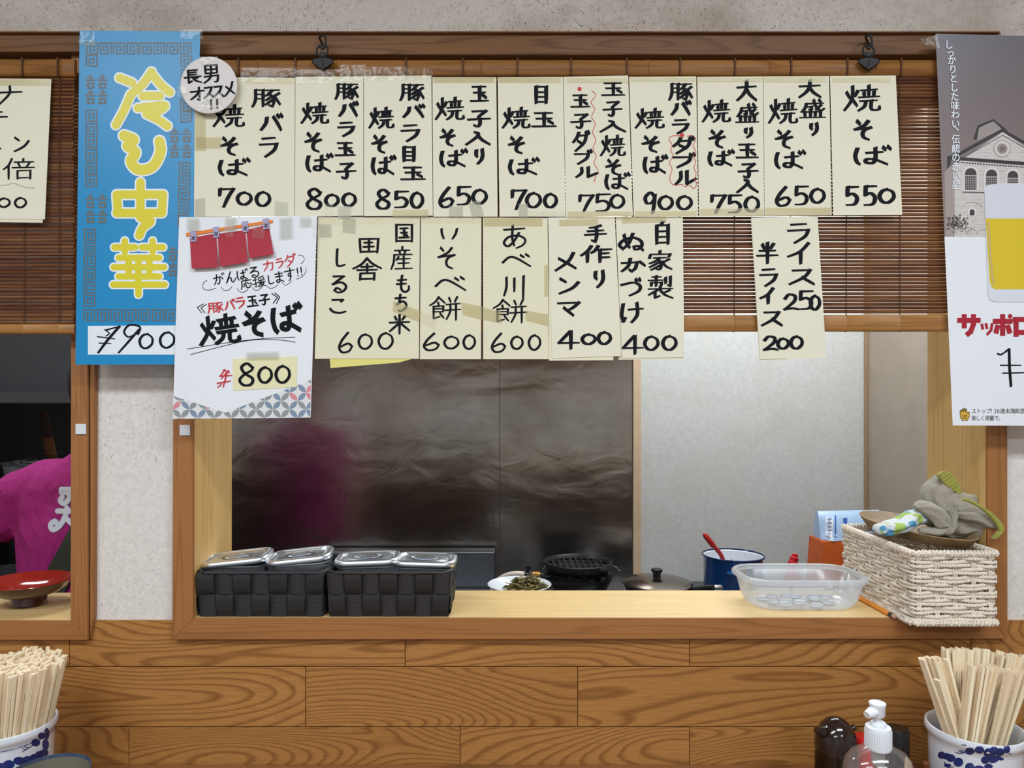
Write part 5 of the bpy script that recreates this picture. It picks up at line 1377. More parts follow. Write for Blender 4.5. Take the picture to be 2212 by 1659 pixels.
i = Ink(); grid(i, 1821, 1119, 1830, 1144, 3); grid(i, 1803, 1113, 1806, 1172, 6); decal('blue_band', i, bagbv, plain('blue_print', (52, 100, 178), .4), root, .001)
i = Ink()
for kk in range(6): i.ribbon([(1788, 1122 + kk * 8), (1796, 1121 + kk * 8)], 2, 1.4); i.ribbon([(1792, 1119 + kk * 8), (1791, 1125 + kk * 8)], 1.6)
for kk in range(4): i.ribbon([(1820, 1148 + kk * 5), (1842, 1147 + kk * 5)], 1.4)
decal('small_marks', i, bagbv, plain('grey_blue_print', (120, 140, 170), .4), root, .0014)
# red tipped bottle behind the clear box
yr = 1.0; cb = P(1712, 1222, yr)
root = empty('red_bottle', (cb.x, cb.y, KZ), 'red bottle with a slanted pointed cap behind the clear plastic box', 'bottle')
m = MB(); m.lathe([(.028, 0), (.03, .004), (.03, cb.z - KZ - .07), (.024, cb.z - KZ - .04), (.016, cb.z - KZ - .012), (.014, cb.z - KZ)], (cb.x, cb.y, KZ), 28, cap0=True); m.build('body', plain('red_bottle_plastic', (170, 30, 44), .3), root, True)
m = MB(); m.tube(smooth_path([cb, P(1714, 1212, yr), P(1717, 1202, yr), P(1718, 1196, yr)], 4), [.014] * 4 + [.012] * 4 + [.008] * 4 + [.004], 14); m.build('cap', plain('red_cap', (196, 28, 40), .25), root, True)
# frying pan with lid on a low burner stand
yf = 1.0; cf = P(1419, 1258, yf); rf = 73 * (D + yf) / F
root = empty('frying_pan', (cf.x, cf.y, cf.z - .05), 'covered black frying pan between the cast iron burner and the blue pot', 'pan')
M['black_pan'] = plain('black_pan_coating', (26, 26, 28), .3)
m = MB(); m.lathe([(rf * .72, -.05), (rf * .8, -.046), (rf * .97, -.008), (rf * 1.0, -.004), (rf * .98, -.004), (rf * .7, -.044)], (cf.x, cf.y, cf.z), 48, cap0=True, cap1=True); m.build('pan_body', M['black_pan'], root, True)
m = MB(); m.lathe([(rf * 1.02, -.003), (rf * 1.04, 0), (rf * 1.0, .003), (rf * .86, .006), (rf * .82, .008), (rf * .45, .014), (rf * .1, .016), (.0001, .0161)], (cf.x, cf.y, cf.z), 56); plid = m.build('lid', plain('worn_steel_lid', (146, 136, 128), .2, 1.0), root, True, sharp=30)
m = MB(); m.lathe([(.012, .015), (.0105, .02), (.0115, .027), (.0165, .033), (.0165, .038), (.012, .040), (.0001, .0405)], (cf.x, cf.y, cf.z), 24, cap0=True); m.build('lid_knob', M['black_pan'], plid, True)
m = MB(); h0 = Vector((cf.x + rf * .9, cf.y - .04, cf.z - .012)); h1 = P(1560, 1270, yf - .12); m.tube(smooth_path([h0, (h0 + h1) / 2 + Vector((0, 0, .002)), h1 - Vector((.02, 0, 0))], 6), .0085, 10); m.build('handle', M['black_pan'], root, True)
m = MB(); m.tube([h1 - Vector((.022, 0, 0)), h1 - Vector((.004, 0, 0)), h1], [.009, .009, .006], 12); m.build('handle_end', M['steel'], root, True)
m = MB(); zb4 = cf.z - .052
for q in range(3):
    a = q * 2.094 + .4; m.box(-.008, .008, -.008, .008, KZ, zb4, .001, mat=Matrix.Translation((cf.x + .075 * math.cos(a), cf.y + .075 * math.sin(a), 0)))
ring = [Vector((cf.x + .08 * math.cos(a), cf.y + .08 * math.sin(a), zb4 - .004)) for a in [2 * math.pi * k / 40 for k in range(41)]]
m.tube(ring, .006, 8, cap=False)
tag(m.build('pan_stand', M['iron']), 'low iron ring stand under the covered frying pan', 'stand')
# cast iron gas burner
yg = 1.05; cg = P(1248, 1212, yg); s = (D + yg) / F
root = empty('gas_burner', (cg.x, cg.y, KZ), 'black cast iron gas burner with a round grill on top', 'burner')
M['cast'] = plain('greasy_cast_iron', (34, 35, 38), .38, .3, var=.3, vscale=60, bump=.0006, bscale=300)
zt2 = cg.z
m = MB(); zr = P(1248, 1243, yg).z
m.lathe([(.04, KZ), (.085, KZ), (.083, KZ + .01), (.07, KZ + .02), (.078, zr - .05), (.098, zr - .012), (76 * s, zr - .002), (76 * s, zr + .003), (.1, zr + .001), (.09, zr - .012), (.04, zr - .03), (.0001, zr - .03)], (cg.x, cg.y, 0), 48, cap0=True); m.build('burner_bowl', M['cast'], root, True, sharp=35)
for q in range(14):
    a = 2 * math.pi * q / 14 + .1
    m = MB(); T = Matrix.Translation((cg.x + .092 * math.cos(a), cg.y + .092 * math.sin(a), zr)) @ Matrix.Rotation(a, 4, 'Z')
    out = [(-.013, -.004)] + [(.013 * -math.cos(math.pi * t / 8), .012 * math.sin(math.pi * t / 8)) for t in range(9)] + [(.013, -.004)]
    vs = [T @ Vector((-.003, x, z)) for x, z in out] + [T @ Vector((.003, x, z)) for x, z in out]; n = len(out)
    m.add(vs, [list(range(n))[::-1], list(range(n, 2 * n))] + [[i, (i + 1) % n, (i + 1) % n + n, i + n] for i in range(n)]); m.build('pot_rest', M['cast'], root)
for q in range(6):
    a = 2 * math.pi * q / 6 + .35
    m = MB(); m.tube([Vector((cg.x + .07 * math.cos(a), cg.y + .07 * math.sin(a), zr - .01)), Vector((cg.x + .078 * math.cos(a), cg.y + .078 * math.sin(a), zt2 - .012))], .004, 8); m.build('support', M['cast'], root)
m = MB(); R2 = 74 * s
m.lathe([(R2 * .86, zt2 - .026), (R2 * .93, zt2 - .022), (R2 * .99, zt2 - .008), (R2, zt2), (R2 * .97, zt2 + .001), (R2 * .93, zt2 - .004), (R2 * .9, zt2 - .012)], (cg.x, cg.y, 0), 56)
m.build('grill_ring', M['cast'], root, True, sharp=40)
m = MB()
for q in range(-5, 6):
    L = math.sqrt(max(0, (R2 * .93) ** 2 - (q * .018) ** 2))
    m.tube([Vector((cg.x + q * .018, cg.y - L, zt2 - .009)), Vector((cg.x + q * .018, cg.y + L, zt2 - .009))], .0022, 6)
for q in (-1, 0, 1):
    L = math.sqrt((R2 * .93) ** 2 - (q * .05) ** 2); m.tube([Vector((cg.x - L, cg.y + q * .05, zt2 - .012)), Vector((cg.x + L, cg.y + q * .05, zt2 - .012))], .0022, 6)
m.build('grill_bars', plain('greasy_grill', (74, 76, 80), .25, .8), root, True)
m = MB(); m.lathe([(R2 * .88, zt2 - .016), (.0001, zt2 - .017)], (cg.x, cg.y, 0), 40); m.build('drip_plate', M['cast'], root)
for px, py, sg in ((1188, 1218, -1), (1322, 1222, 1)):
    m = MB(); p = P(px, py, yg - .02); m.tube(smooth_path([p, p + Vector((sg * .012, -.004, -.004)), p + Vector((sg * .02, -.004, -.014)), p + Vector((sg * .024, -.004, -.01))], 4), .0016, 6); m.build('wire_loop', M['steel_dull'], root, True)
m = MB(); v0 = P(1178, 1246, yg - .02); m.tube([v0 + Vector((.06, .01, -.004)), v0, P(1166, 1244, yg - .02)], [.02, .013, .011], 14); m.build('inlet', M['cast'], root, True)
m = MB(); m.tube([P(1166, 1244, yg - .02), P(1150, 1243, yg - .02)], .0125, 14); m.tube([P(1160, 1244, yg - .02), P(1156, 1244, yg - .02)], .0145, 14); m.build('valve', plain('brass', (150, 112, 56), .35, .9), root, True)
m = MB(); m.tube([P(1150, 1243, yg - .02), P(1132, 1242, yg - .02)], .0105, 12); m.tube([P(1142, 1242, yg - .02), P(1140, 1222, yg - .02)], [.006, .008], 10); m.tube([P(1146, 1242, yg - .02), P(1143, 1242, yg - .02)], .016, 14); m.build('valve_tap', M['black_pan'], root, True)
m = MB(); m.tube(smooth_path([P(1134, 1241, yg - .02), P(1112, 1240, yg - .02), P(1090, 1246, yg - .01), P(1074, 1258, yg), P(1066, 1272, yg), P(1060, 1300, yg)], 6), .009, 12)
tag(m.build('gas_hose', plain('cream_rubber', (222, 206, 194), .5), None, True), 'cream rubber gas hose running to the brass valve of the burner', 'hose')
# plate of pickled greens
yl = .86; cl = P(1122, 1261, yl); rl = 69 * (D + yl) / F
root = empty('plate', (cl.x, cl.y, cl.z - .028), 'white plate behind the sill holding a heap of brown-green pickles', 'plate')
m = MB(); m.lathe([(rl * .5, -.026), (rl * .52, -.028), (rl * .6, -.026), (rl * .97, -.003), (rl, 0), (rl * .98, .001), (rl * .6, -.02), (.0001, -.022)], (cl.x, cl.y, cl.z), 56, cap0=True); m.build('dish', plain('white_porcelain', (226, 230, 236), .15), root, True)
m = MB(); m.lathe([(.06, KZ), (.06, cl.z - .032), (.056, cl.z - .028)], (cl.x, cl.y, 0), 32, cap0=True, cap1=True)
tag(m.build('upturned_bowl', M['white_enamel'], None, True), 'upturned bowl under the plate of pickles, mostly hidden by the sill', 'bowl')
m = MB(); gr = random.Random(11); c0 = P(1140, 1264, yl - .01)
for q in range(330):
    a = gr.uniform(0, 6.28); r = .046 * math.sqrt(gr.random()); hgt = .042 * (1 - (r / .05) ** 2) * gr.uniform(.2, 1.0)
    p = c0 + Vector((r * math.cos(a) * 1.15, r * math.sin(a), -.014 + hgt)); d = gr.uniform(0, 6.28); pts = [p]
    e = gr.choice((-1, 1)) * gr.uniform(.3, .8)
    for t in range(7): d += e + gr.uniform(-.4, .4); p = p + Vector((math.cos(d), math.sin(d), gr.uniform(-.5, .4))) * .0045; pts.append(p)
    m.tube(pts, [gr.uniform(.0013, .0026)] * 8, 5, flat=.5, m=q % 3)
pk = m.build('pickled_greens', [plain('olive_greens', (112, 98, 44), .4), plain('pale_greens', (160, 142, 84), .4), plain('dark_greens', (70, 66, 34), .4)], None, True)
tag(pk, 'heap of shredded brown-green pickles on the white plate', 'food', kind='stuff')
# stock pot with strainer bowl in the left window
ys = 1.3; c5 = P(104, 998, ys); r5 = 86 * (D + ys) / F
m = MB(); m.box(-2.4, -1.16, WB + .43, 1.95, KZ - .04, KZ, .003); m.box(-2.4, -1.16, WB + .5, 1.94, -.12, KZ - .04)
tag(m.build('kitchen_range', plain('black_range_steel', (48, 49, 52), .4, .7)), 'dark kitchen range under the stock pot in the left window', 'stove')
m = MB(); m.lathe([(r5 * .8, KZ), (r5 * .82, KZ + .004), (r5 * .82, c5.z - .13), (r5 * .86, c5.z - .126), (r5 * .8, c5.z - .126)], (c5.x, c5.y, 0), 40, cap0=True, cap1=True)
tag(m.build('stock_pot', plain('dark_aluminium', (70, 72, 74), .4, .8), None, True), 'tall dark stock pot under the steel bowl in the left window', 'pot')
root = empty('steel_bowl', (c5.x, c5.y, c5.z - .125), 'steel mixing bowl with a wire strainer in it, behind the pink shirt', 'bowl')
m = MB(); m.lathe([(r5 * .5, -.124), (r5 * .68, -.11), (r5 * .9, -.05), (r5 * .96, -.004), (r5 * 1.02, 0), (r5 * 1.0, .002), (r5 * .94, -.004), (r5 * .86, -.05), (r5 * .5, -.115), (.0001, -.118)], (c5.x, c5.y, c5.z), 48, cap0=True); m.build('body', plain('brushed_bowl_steel', (178, 182, 186), .35, .5), root, True)
root = empty('strainer', (c5.x + .03, c5.y, c5.z - .09), 'domed wire mesh strainer resting in the steel bowl', 'strainer')
m = MB(); cs5 = (c5.x + .03, c5.y - .01, c5.z)
for a in range(9):
    th = math.pi * a / 9; m.tube([Vector((cs5[0] + .095 * math.cos(t) * math.cos(th), cs5[1] + .095 * math.cos(t) * math.sin(th), cs5[2] + .004 + .03 * math.sin(t))) for t in [math.pi * q / 14 for q in range(15)]], .0008, 4)
for q in range(1, 7):
    r = .095 * math.cos(q * .22); m.tube([Vector((cs5[0] + r * math.cos(t), cs5[1] + r * math.sin(t), cs5[2] + .004 + .03 * math.sin(q * .22))) for t in [2 * math.pi * e / 28 for e in range(29)]], .0008, 4, cap=False)
m.build('wire_mesh', M['steel_dull'], root, True)
m = MB(); m.tube([Vector((cs5[0] + .097 * math.cos(t), cs5[1] + .097 * math.sin(t), cs5[2] + .004)) for t in [2 * math.pi * e / 40 for e in range(41)]], .0026, 8, cap=False); m.build('hoop', M['steel'], root, True)
m = MB(); T = (P(112, 990, ys - .06), P(92, 888, ys + .06))
root = empty('paddle', T[0], 'wooden paddle with a dark end standing in the steel bowl', 'paddle')
d = (T[1] - T[0]); n = 14
def bar(t0, t1, w0, w1): 
    m = MB(); rings = []
    for q in range(n + 1):
        t = t0 + (t1 - t0) * q / n; c = T[0] + d * t; ww = w0 + (w1 - w0) * q / n
        if t > .95: ww *= math.sqrt(max(.05, 1 - ((t - .95) / .05) ** 2))
        rings.append([c + Vector((x * ww, y * .006, 0)) for x, y in ((-1, -.5), (-.6, -1), (.6, -1), (1, -.5), (1, .5), (.6, 1), (-.6, 1), (-1, .5))])
    m.loft(rings, 0, True, True); return m
bar(-.6, .42, .017, .0175).build('shaft', plain('brown_paddle_wood', (118, 74, 42), .6, var=.12), root, True, sharp=50)
bar(.42, 1.0, .0175, .0165).build('charred_end', plain('charred_wood', (52, 36, 28), .7), root, True, sharp=50)
# extractor hood edge in the dark kitchen
m = MB(); yh = .86; m.box(-2.4, -1.16, yh, yh + .3, Z(872, yh), Z(846, yh), .003); m.box(-2.4, -1.16, yh + .3, yh + .31, Z(872, yh), 2.3)
tag(m.build('extractor_hood', plain('dull_hood_steel', (96, 98, 102), .35, .8)), 'dark steel extractor hood in the kitchen behind the left window', 'hood')
m = MB(); yv = .7; c6 = P(20, 1235, yv)
m.lathe([(.06, KZ), (.075, KZ + .01), (.08, c6.z - .004), (.086, c6.z), (.078, c6.z), (.074, KZ + .02)], (c6.x - .02, c6.y, 0), 40, cap0=True, cap1=True)
tag(m.build('steel_pot', M['steel_dull'], None, True), 'bright rimmed steel pot behind the red lacquer bowl', 'pot')
# ------------------------------------------------------------------ the cook behind the left window
def remeshed(m, name, mats, parent, voxel, smooth_it=4):
    me = bpy.data.meshes.new('tmp'); me.from_pydata(m.v, [], m.f); o = bpy.data.objects.new('tmp', me); COL.objects.link(o)
    r = o.modifiers.new('r', 'REMESH'); r.mode = 'VOXEL'; r.voxel_size = voxel
    s = o.modifiers.new('s', 'SMOOTH'); s.iterations = smooth_it; s.factor = .5
    bpy.context.view_layer.update(); dg = bpy.context.evaluated_depsgraph_get()
    e = bpy.data.meshes.new_from_object(o.evaluated_get(dg)); bpy.data.objects.remove(o)
    q = MB(); q.add([v.co.copy() for v in e.vertices], [list(p.vertices) for p in e.polygons])
    ob = q.build(name, mats, parent, True, sharp=180)
    return ob, BVHTree.FromPolygons(q.v, q.f)
def ell(c, rx, ry, n=28, p=2.3, ry2=None):
    out = []
    for i in range(n):
        a = 2 * math.pi * i / n; ca, sa = math.cos(a), math.sin(a)
        out.append(Vector((c[0] + rx * math.copysign(abs(ca) ** (2 / p), ca), c[1] + (ry if sa < 0 or ry2 is None else ry2) * math.copysign(abs(sa) ** (2 / p), sa), c[2])))
    return out
YC = .507; XC = -.885; FL = -.12
person = empty('person', (XC, YC, FL), 'person in a pink t-shirt with dark apron strap, seen from behind', 'person')
M['skin'] = plain('skin', (222, 176, 152), .5, Subsurface_Weight=.05)
m = MB()
V = Vector
# trunk and neck, then head, arms, legs
m.loft([ell((XC, YC, z), rx, ry) for z, rx, ry in ((.62, .12, .09), (.70, .15, .105), (.78, .145, .10), (.88, .125, .09), (1.0, .135, .095), (1.10, .145, .095), (1.16, .13, .08), (1.20, .08, .06), (1.23, .052, .052), (1.28, .05, .052))], 0, True, True)
hc = V((XC + .01, YC + .03, 1.36))
m.sphere(hc, .1, 24, 16, s=(.78, .95, 1.12)); m.sphere(hc + V((0, .045, -.055)), .055, 16, 10, s=(.9, .8, .9))
m.tube([hc + V((0, .088, .01)), hc + V((0, .108, -.022)), hc + V((0, .094, -.03))], [.007, .012, .008], 8)
for sx in (-1, 1): m.sphere(hc + V((sx * .078, -.005, -.015)), .028, 10, 8, s=(.3, .6, 1))
m.tube([hc + V((-.02, .092, -.055)), hc + V((0, .098, -.056)), hc + V((.02, .092, -.055))], .006, 8)
def arm(sx, el, wr, hd):
    sh = V((XC + sx * .145, YC, 1.15))
    m.tube([V((XC + sx * .1, YC, 1.165)), sh, sh.lerp(el, .5), el], [.04, .042, .042, .038], 14)
    m.tube([el, el.lerp(wr, .35), el.lerp(wr, .7), wr], [.038, .038, .032, .025], 14)
    d = (hd - wr).normalized(); s = d.cross(V((0, 0, 1))).normalized(); u = s.cross(d)
    pal = wr + d * .085
    rings = [[wr + d * t + s * (math.cos(a) * w) + u * (math.sin(a) * h) for a in [2 * math.pi * k / 14 for k in range(14)]] for t, w, h in ((-.005, .025, .019), (.03, .036, .015), (.07, .041, .0135), (.09, .037, .011))]
    m.loft(rings, 0, True, True)
    for k, (o, L) in enumerate(((-.03, .066), (-.01, .076), (.01, .071), (.029, .056))):
        b = pal + s * o; c = b + d * L * .45 - u * .006; e = c + d * L * .3 - u * .018; f = e + d * L * .12 - u * .018
        m.tube([b - d * .012, b, c, e, f], [.0092, .0092, .0085, .008, .0068], 10)
    b = wr + d * .028 - s * sx * .03; m.tube([b + s * sx * .012, b - s * sx * .012 + d * .018 - u * .008, b - s * sx * .018 + d * .045 - u * .018], [.0115, .0105, .008], 10)
el = V((XC - .305, .47, 1.045)); wr = V((XC - .235, .37, .87)); arm(-1, el, wr, wr + V((.05, -.03, -.07)))
er = V((XC + .2, .53, .92)); w2 = V((XC + .19, .50, .70)); arm(1, er, w2, w2 + V((-.01, .02, -.08)))
for sx in (-1, 1):
    hp = V((XC + sx * .08, YC, .66)); kn = V((XC + sx * .09, YC + .03, .30)); an = V((XC + sx * .09, YC, -.05))
    m.tube([hp + V((0, 0, .05)), hp, hp.lerp(kn, .5), kn], [.08, .082, .07, .054], 16); m.tube([kn, kn.lerp(an, .35), kn.lerp(an, .75), an], [.054, .052, .04, .034], 14)
    m.tube([an + V((0, -.045, -.035)), an + V((0, .02, -.032)), an + V((0, .12, -.045)), an + V((0, .15, -.05))], [.032, .036, .03, .018], 12)
remeshed(m, 'body', M['skin'], person, .0055)
m = MB(); m.sphere(hc + V((0, -.014, .016)), .1, 28, 18, s=(.87, 1.0, 1.12))
m.v = [v + V((0, 0, 0)) if v.y < hc.y + .055 or v.z > hc.z + .05 else hc + (v - hc) * .8 for v in m.v]
m.build('hair', plain('dark_hair', (34, 28, 26), .6), person, True)
# shirt: back seen, hem tucked under the apron band
m = MB(); rings = []
prof = [(.66, .168, .125), (.74, .166, .122), (.82, .172, .117), (.90, .174, .114), (.98, .178, .114), (1.05, .18, .112), (1.11, .174, .108), (1.15, .165, .098), (1.178, .145, .085), (1.197, .11, .073), (1.212, .078, .064), (1.222, .066, .06), (1.216, .058, .053), (1.18, .056, .05)]
for z, rx, ry in prof: rings.append(ell((XC, YC, z), rx, ry, 60, 2.5))
for r in rings:
    for p in r:
        n = V((p.x - XC, p.y - YC, 0)).normalized()
        p += n * (.006 * mnoise.noise(V((p.x * 9 + p.z * 7, p.y * 9, p.z * 16))) + .004 * math.sin((p.x - XC) * 40 + p.z * 60 + 2 * math.sin(p.z * 25)) * max(0, 1.16 - p.z))
m.loft(rings, 0, True, True)
def sleeve(sx, el):
    sh = V((XC + sx * .135, YC, 1.135)); e = sh.lerp(el, .64); e2 = sh.lerp(el, .60)
    path = smooth_path([V((XC + sx * .085, YC, 1.15)), sh, sh.lerp(el, .3), e], 6)
    rad = []
    for i in range(len(path)):
        t = i / (len(path) - 1); rad.append(.062 + .006 * math.sin(t * 3) - .002 * math.sin(t * 19))
    m.tube(path, rad, 24)
sleeve(-1, el); sleeve(1, er)
tp = NT('magenta_cotton'); cp = tp.coord()
foldn = tp.noise(tp.mapping(cp, (14, 9, 7), (0, .5, 0)), 1, 3, .5, 1.2)
tp.p(Base_Color=tp.ramp(tp.noise(cp, 40, 4, .6), [(.3, lin((166, 30, 114))), (.7, lin((180, 38, 128)))]), Roughness=.9)
tp.bump(tp.math('ADD', foldn, tp.math('MULTIPLY', tp.noise(cp, 700, 2, .6), .012)), .022, .8); M['pink'] = tp.mat
_, shirt = remeshed(m, 't_shirt', M['pink'], person, .0055, 6)
# trousers
m = MB(); m.loft([ell((XC, YC, z), rx, ry) for z, rx, ry in ((.58, .15, .11), (.66, .162, .118), (.72, .158, .115), (.74, .15, .11))], 0, True, True)
for sx in (-1, 1): m.tube([V((XC + sx * .08, YC, .66)), V((XC + sx * .085, YC + .02, .45)), V((XC + sx * .09, YC + .03, .28)), V((XC + sx * .09, YC, -.04))], [.095, .085, .072, .06], 18)
remeshed(m, 'trousers', plain('dark_trousers', (44, 44, 52), .85), person, .008)
# apron strap across the back, and the white back print
i = Ink(); A0, A1, B0, B1 = (232, 1000), (272, 1065), (62, 1310), (112, 1330); n = 26
pt = lambda u, v: ((A0[0] * (1 - u) + A1[0] * u) * (1 - v) + (B0[0] * (1 - u) + B1[0] * u) * v, (A0[1] * (1 - u) + A1[1] * u) * (1 - v) + (B0[1] * (1 - u) + B1[1] * u) * v)
for j in range(n):
    for q in range(6): i.poly([pt(q / 6, j / n), pt((q + 1) / 6, j / n), pt((q + 1) / 6, (j + 1) / n), pt(q / 6, (j + 1) / n)])
ob = decal('apron_strap', i, shirt, plain('olive_black_apron', (58, 60, 48), .85), person, .004)
if ob: sd = ob.modifiers.new('s', 'SOLIDIFY'); sd.thickness = .003
for wd, mt, lf, nm in ((15, 'print_edge', .0016, 'print_outline'), (12, 'print_white', .0026, 'white_print'), ):
    i = Ink()
    field_union(i, [([(134, 1058), (165, 1058)], 0), ([(134, 1064), (165, 1064)], 0), ([(152, 1066), (150, 1078), (140, 1088), (132, 1082), (136, 1074)], 1), ([(126, 1104), (165, 1104)], 0), ([(146, 1098), (142, 1116), (130, 1136), (116, 1144), (111, 1134), (120, 1126), (126, 1134)], 1), ([(142, 1118), (160, 1134)], 0), ([(142, 1216), (150, 1212), (146, 1222)], 1)], wd * .9)
    decal(nm, i, shirt, M.setdefault(mt, plain(mt, (150, 132, 156) if mt == 'print_edge' else (226, 226, 236), .7)), person, lf)

# ------------------------------------------------------------------ table edge and the things on it
TZ = CZ - .575
m = MB(); m.box(-2.3, 2.3, -.62, .009, TZ - .03, TZ, .003)
for x in (-2.1, 0, 2.1): m.box(x - .03, x + .03, -.58, -.52, 0, TZ - .03, .002)
tag(m.build('dining_table', wood('table_wood', (150, 100, 58), (96, 58, 28), 1.2, 16, 6, .35, coat=.2)), 'long wooden dining counter under the plank panelling, below the view', 'table')
M['porcelain'] = plain('grey_white_porcelain', (226, 230, 238), .12, Coat_Weight=.4)
M['cobalt'] = plain('cobalt_glaze', (34, 48, 108), .2, var=.35, vscale=120)
def cup(px, py, yd, label, r=.0612, line=False):
    c = P(px, py, yd)
    root = empty('chopstick_cup', (c.x, c.y, TZ), label, 'cup', None)
    h = c.z - TZ
    m = MB(); prof = [(r * .8, 0), (r * .88, .004), (r * .93, .015), (r * .935, h - .022), (r * .955, h - .013), (r * 1.0, h - .010), (r * 1.015, h - .005), (r * 1.0, h - .0005), (r * .95, h), (r * .9, h - .004), (r * .87, h - .02), (r * .86, .006), (.0001, .005)]
    m.lathe(prof, (c.x, c.y, TZ), 72, cap0=True); o = m.build('body', M['porcelain'], root, True, sharp=60)
    return root, c, h, BVHTree.FromPolygons(m.v, m.f)
cupR, cR, hR, bvR = cup(2106, 1568, -.113, 'white porcelain chopstick cup with blue pine clouds, beside the pump bottle')
i = Ink()
def el2(i, x, y, a, b, rot=0):
    i.disc((x, y), a * .5, 18, b / a, rot); n = 18
    for r0, r1 in ((.5, .75), (.75, 1)):
        for q in range(n):
            t0, t1 = 2 * math.pi * q / n, 2 * math.pi * (q + 1) / n
            i.poly([(x + a * r0 * math.cos(t0), y + b * r0 * math.sin(t0)), (x + a * r1 * math.cos(t0), y + b * r1 * math.sin(t0)), (x + a * r1 * math.cos(t1), y + b * r1 * math.sin(t1)), (x + a * r0 * math.cos(t1), y + b * r0 * math.sin(t1))])
z8 = lambda x, y: (1700 + x / 4.32, 1380 + y / 4.32)
for x, y, a, b in ((1445, 1085, 36, 34), (1490, 1095, 36, 30), (1530, 1112, 42, 36), (1600, 1150, 46, 42), (1706, 1047, 46, 34), (1796, 1035, 44, 34), (1880, 1062, 46, 42), (1930, 1045, 44, 40), (1985, 1055, 46, 36), (2050, 1030, 32, 36), (1850, 1130, 40, 36), (1920, 1120, 46, 34), (1705, 1195, 42, 40), (1790, 1215, 56, 34), (1500, 1180, 36, 16), (1960, 1110, 40, 22), (2000, 1120, 22, 14), (1880, 1190, 40, 26)): p = z8(x, y); el2(i, p[0], p[1], a / 4.32, b / 4.32)
for q in ([(1660, 1060), (1610, 1068), (1570, 1055)], [(1640, 1062), (1600, 1040)], [(1655, 1055), (1620, 1036)], [(2060, 1070), (2095, 1072)], [(1470, 1150), (1500, 1200), (1560, 1190)], [(1630, 988), (1672, 992)], [(1740, 1048), (1790, 1045)], [(1980, 1120), (1940, 1150), (1890, 1155)]): i.ribbon([z8(*p) for p in q], 2.2, 1.6)
decal('pine_painting', i, bvR, M['cobalt'], cupR, .0004)
cupL, cL, hL, bvL = cup(15, 1559, -.113, 'white porcelain chopstick cup with a thin blue line, at the left edge')
i = Ink(); z5 = lambda x, y: (x / 3.16, 1300 + y / 3.16)
for x, y, a, b in ((283, 915, 24, 24), (243, 960, 30, 26), (318, 900, 18, 40), (310, 975, 22, 40), (300, 1030, 30, 24), (270, 1040, 30, 22), (190, 1080, 40, 28), (130, 1085, 40, 28), (60, 1110, 40, 30), (10, 1125, 40, 26), (235, 1062, 34, 24)): p = z5(x, y); el2(i, p[0], p[1], a / 3.16, b / 3.16)
for q in ([(220, 980), (190, 1000), (150, 1025)], [(195, 995), (165, 990)], [(180, 1010), (150, 1000)]): i.ribbon([z5(*p) for p in q], 2, 1.5)
decal('pine_painting', i, bvL, M['cobalt'], cupL, .0004)
m = MB(); rl2 = .0612 * .9405
m.tube([V((cL.x + rl2 * math.cos(a), cL.y + rl2 * math.sin(a), cL.z - .0172)) for a in [2 * math.pi * k / 72 for k in range(73)]], .0007, 6, cap=False); m.build('blue_line', M['cobalt'], cupL)
# disposable chopsticks: joined pairs
cw = NT('pale_chopstick_wood'); co = cw.coord(); rnd = cw.n('ObjectInfo').outputs['Random']
g = cw.noise(cw.mapping(cw.n('VectorMath', {0: co, 1: cw.n('CombineXYZ', {0: rnd, 1: rnd, 2: rnd}).outputs[0]}, operation='ADD').outputs[0], (500, 500, 9)), 1, 2, .5)
cw.p(Base_Color=cw.mix(cw.math('MULTIPLY', rnd, .35), cw.ramp(g, [(.3, lin((224, 198, 160))), (.65, lin((246, 230, 200)))]), lin((214, 182, 142))), Roughness=.7)
LEN = .2
m = MB()
for sx in (-1, 1):
    wt, wb = .0050, .0038
    x0, x1 = (-wt, -.0003) if sx < 0 else (.0003, wt); xb0, xb1 = (-wb, -.0003) if sx < 0 else (.0003, wb)
    e = .0006
    top = [(x0 + e, -.0022), (x1 - e, -.0022), (x1, -.0016), (x1, .0016), (x1 - e, .0022), (x0 + e, .0022), (x0, .0016), (x0, -.0016)]
    bt = [(xb0 + e, -.0016), (xb1 - e, -.0016), (xb1, -.0012), (xb1, .0012), (xb1 - e, .0016), (xb0 + e, .0016), (xb0, .0012), (xb0, -.0012)]
    m.loft([[V((x, y, -LEN)) for x, y in bt], [V((x, y, -.0005)) for x, y in top], [V((x * .95, y * .9, 0)) for x, y in top]], 0, True, True)
m.box(-.0008, .0008, -.0017, .0017, -.03, -.0003)
stick0 = m.build('chopstick_pair', cw.mat, None, True, origin=(0, 0, 0), sharp=30)
stick_used = False
rs = random.Random(21)
def stick(top, bottom, twist, label, group):
    global stick_used
    d = (top - bottom).normalized()
    q = d.to_track_quat('Z', 'Y').to_matrix() @ Matrix.Rotation(twist, 3, 'Z')
    if not stick_used: o = stick0; stick_used = True; o.location = top; o.rotation_euler = q.to_euler()
    else: o = copy_tree(stick0, top, q.to_euler())
    tag(o, label, 'chopsticks', group); return o
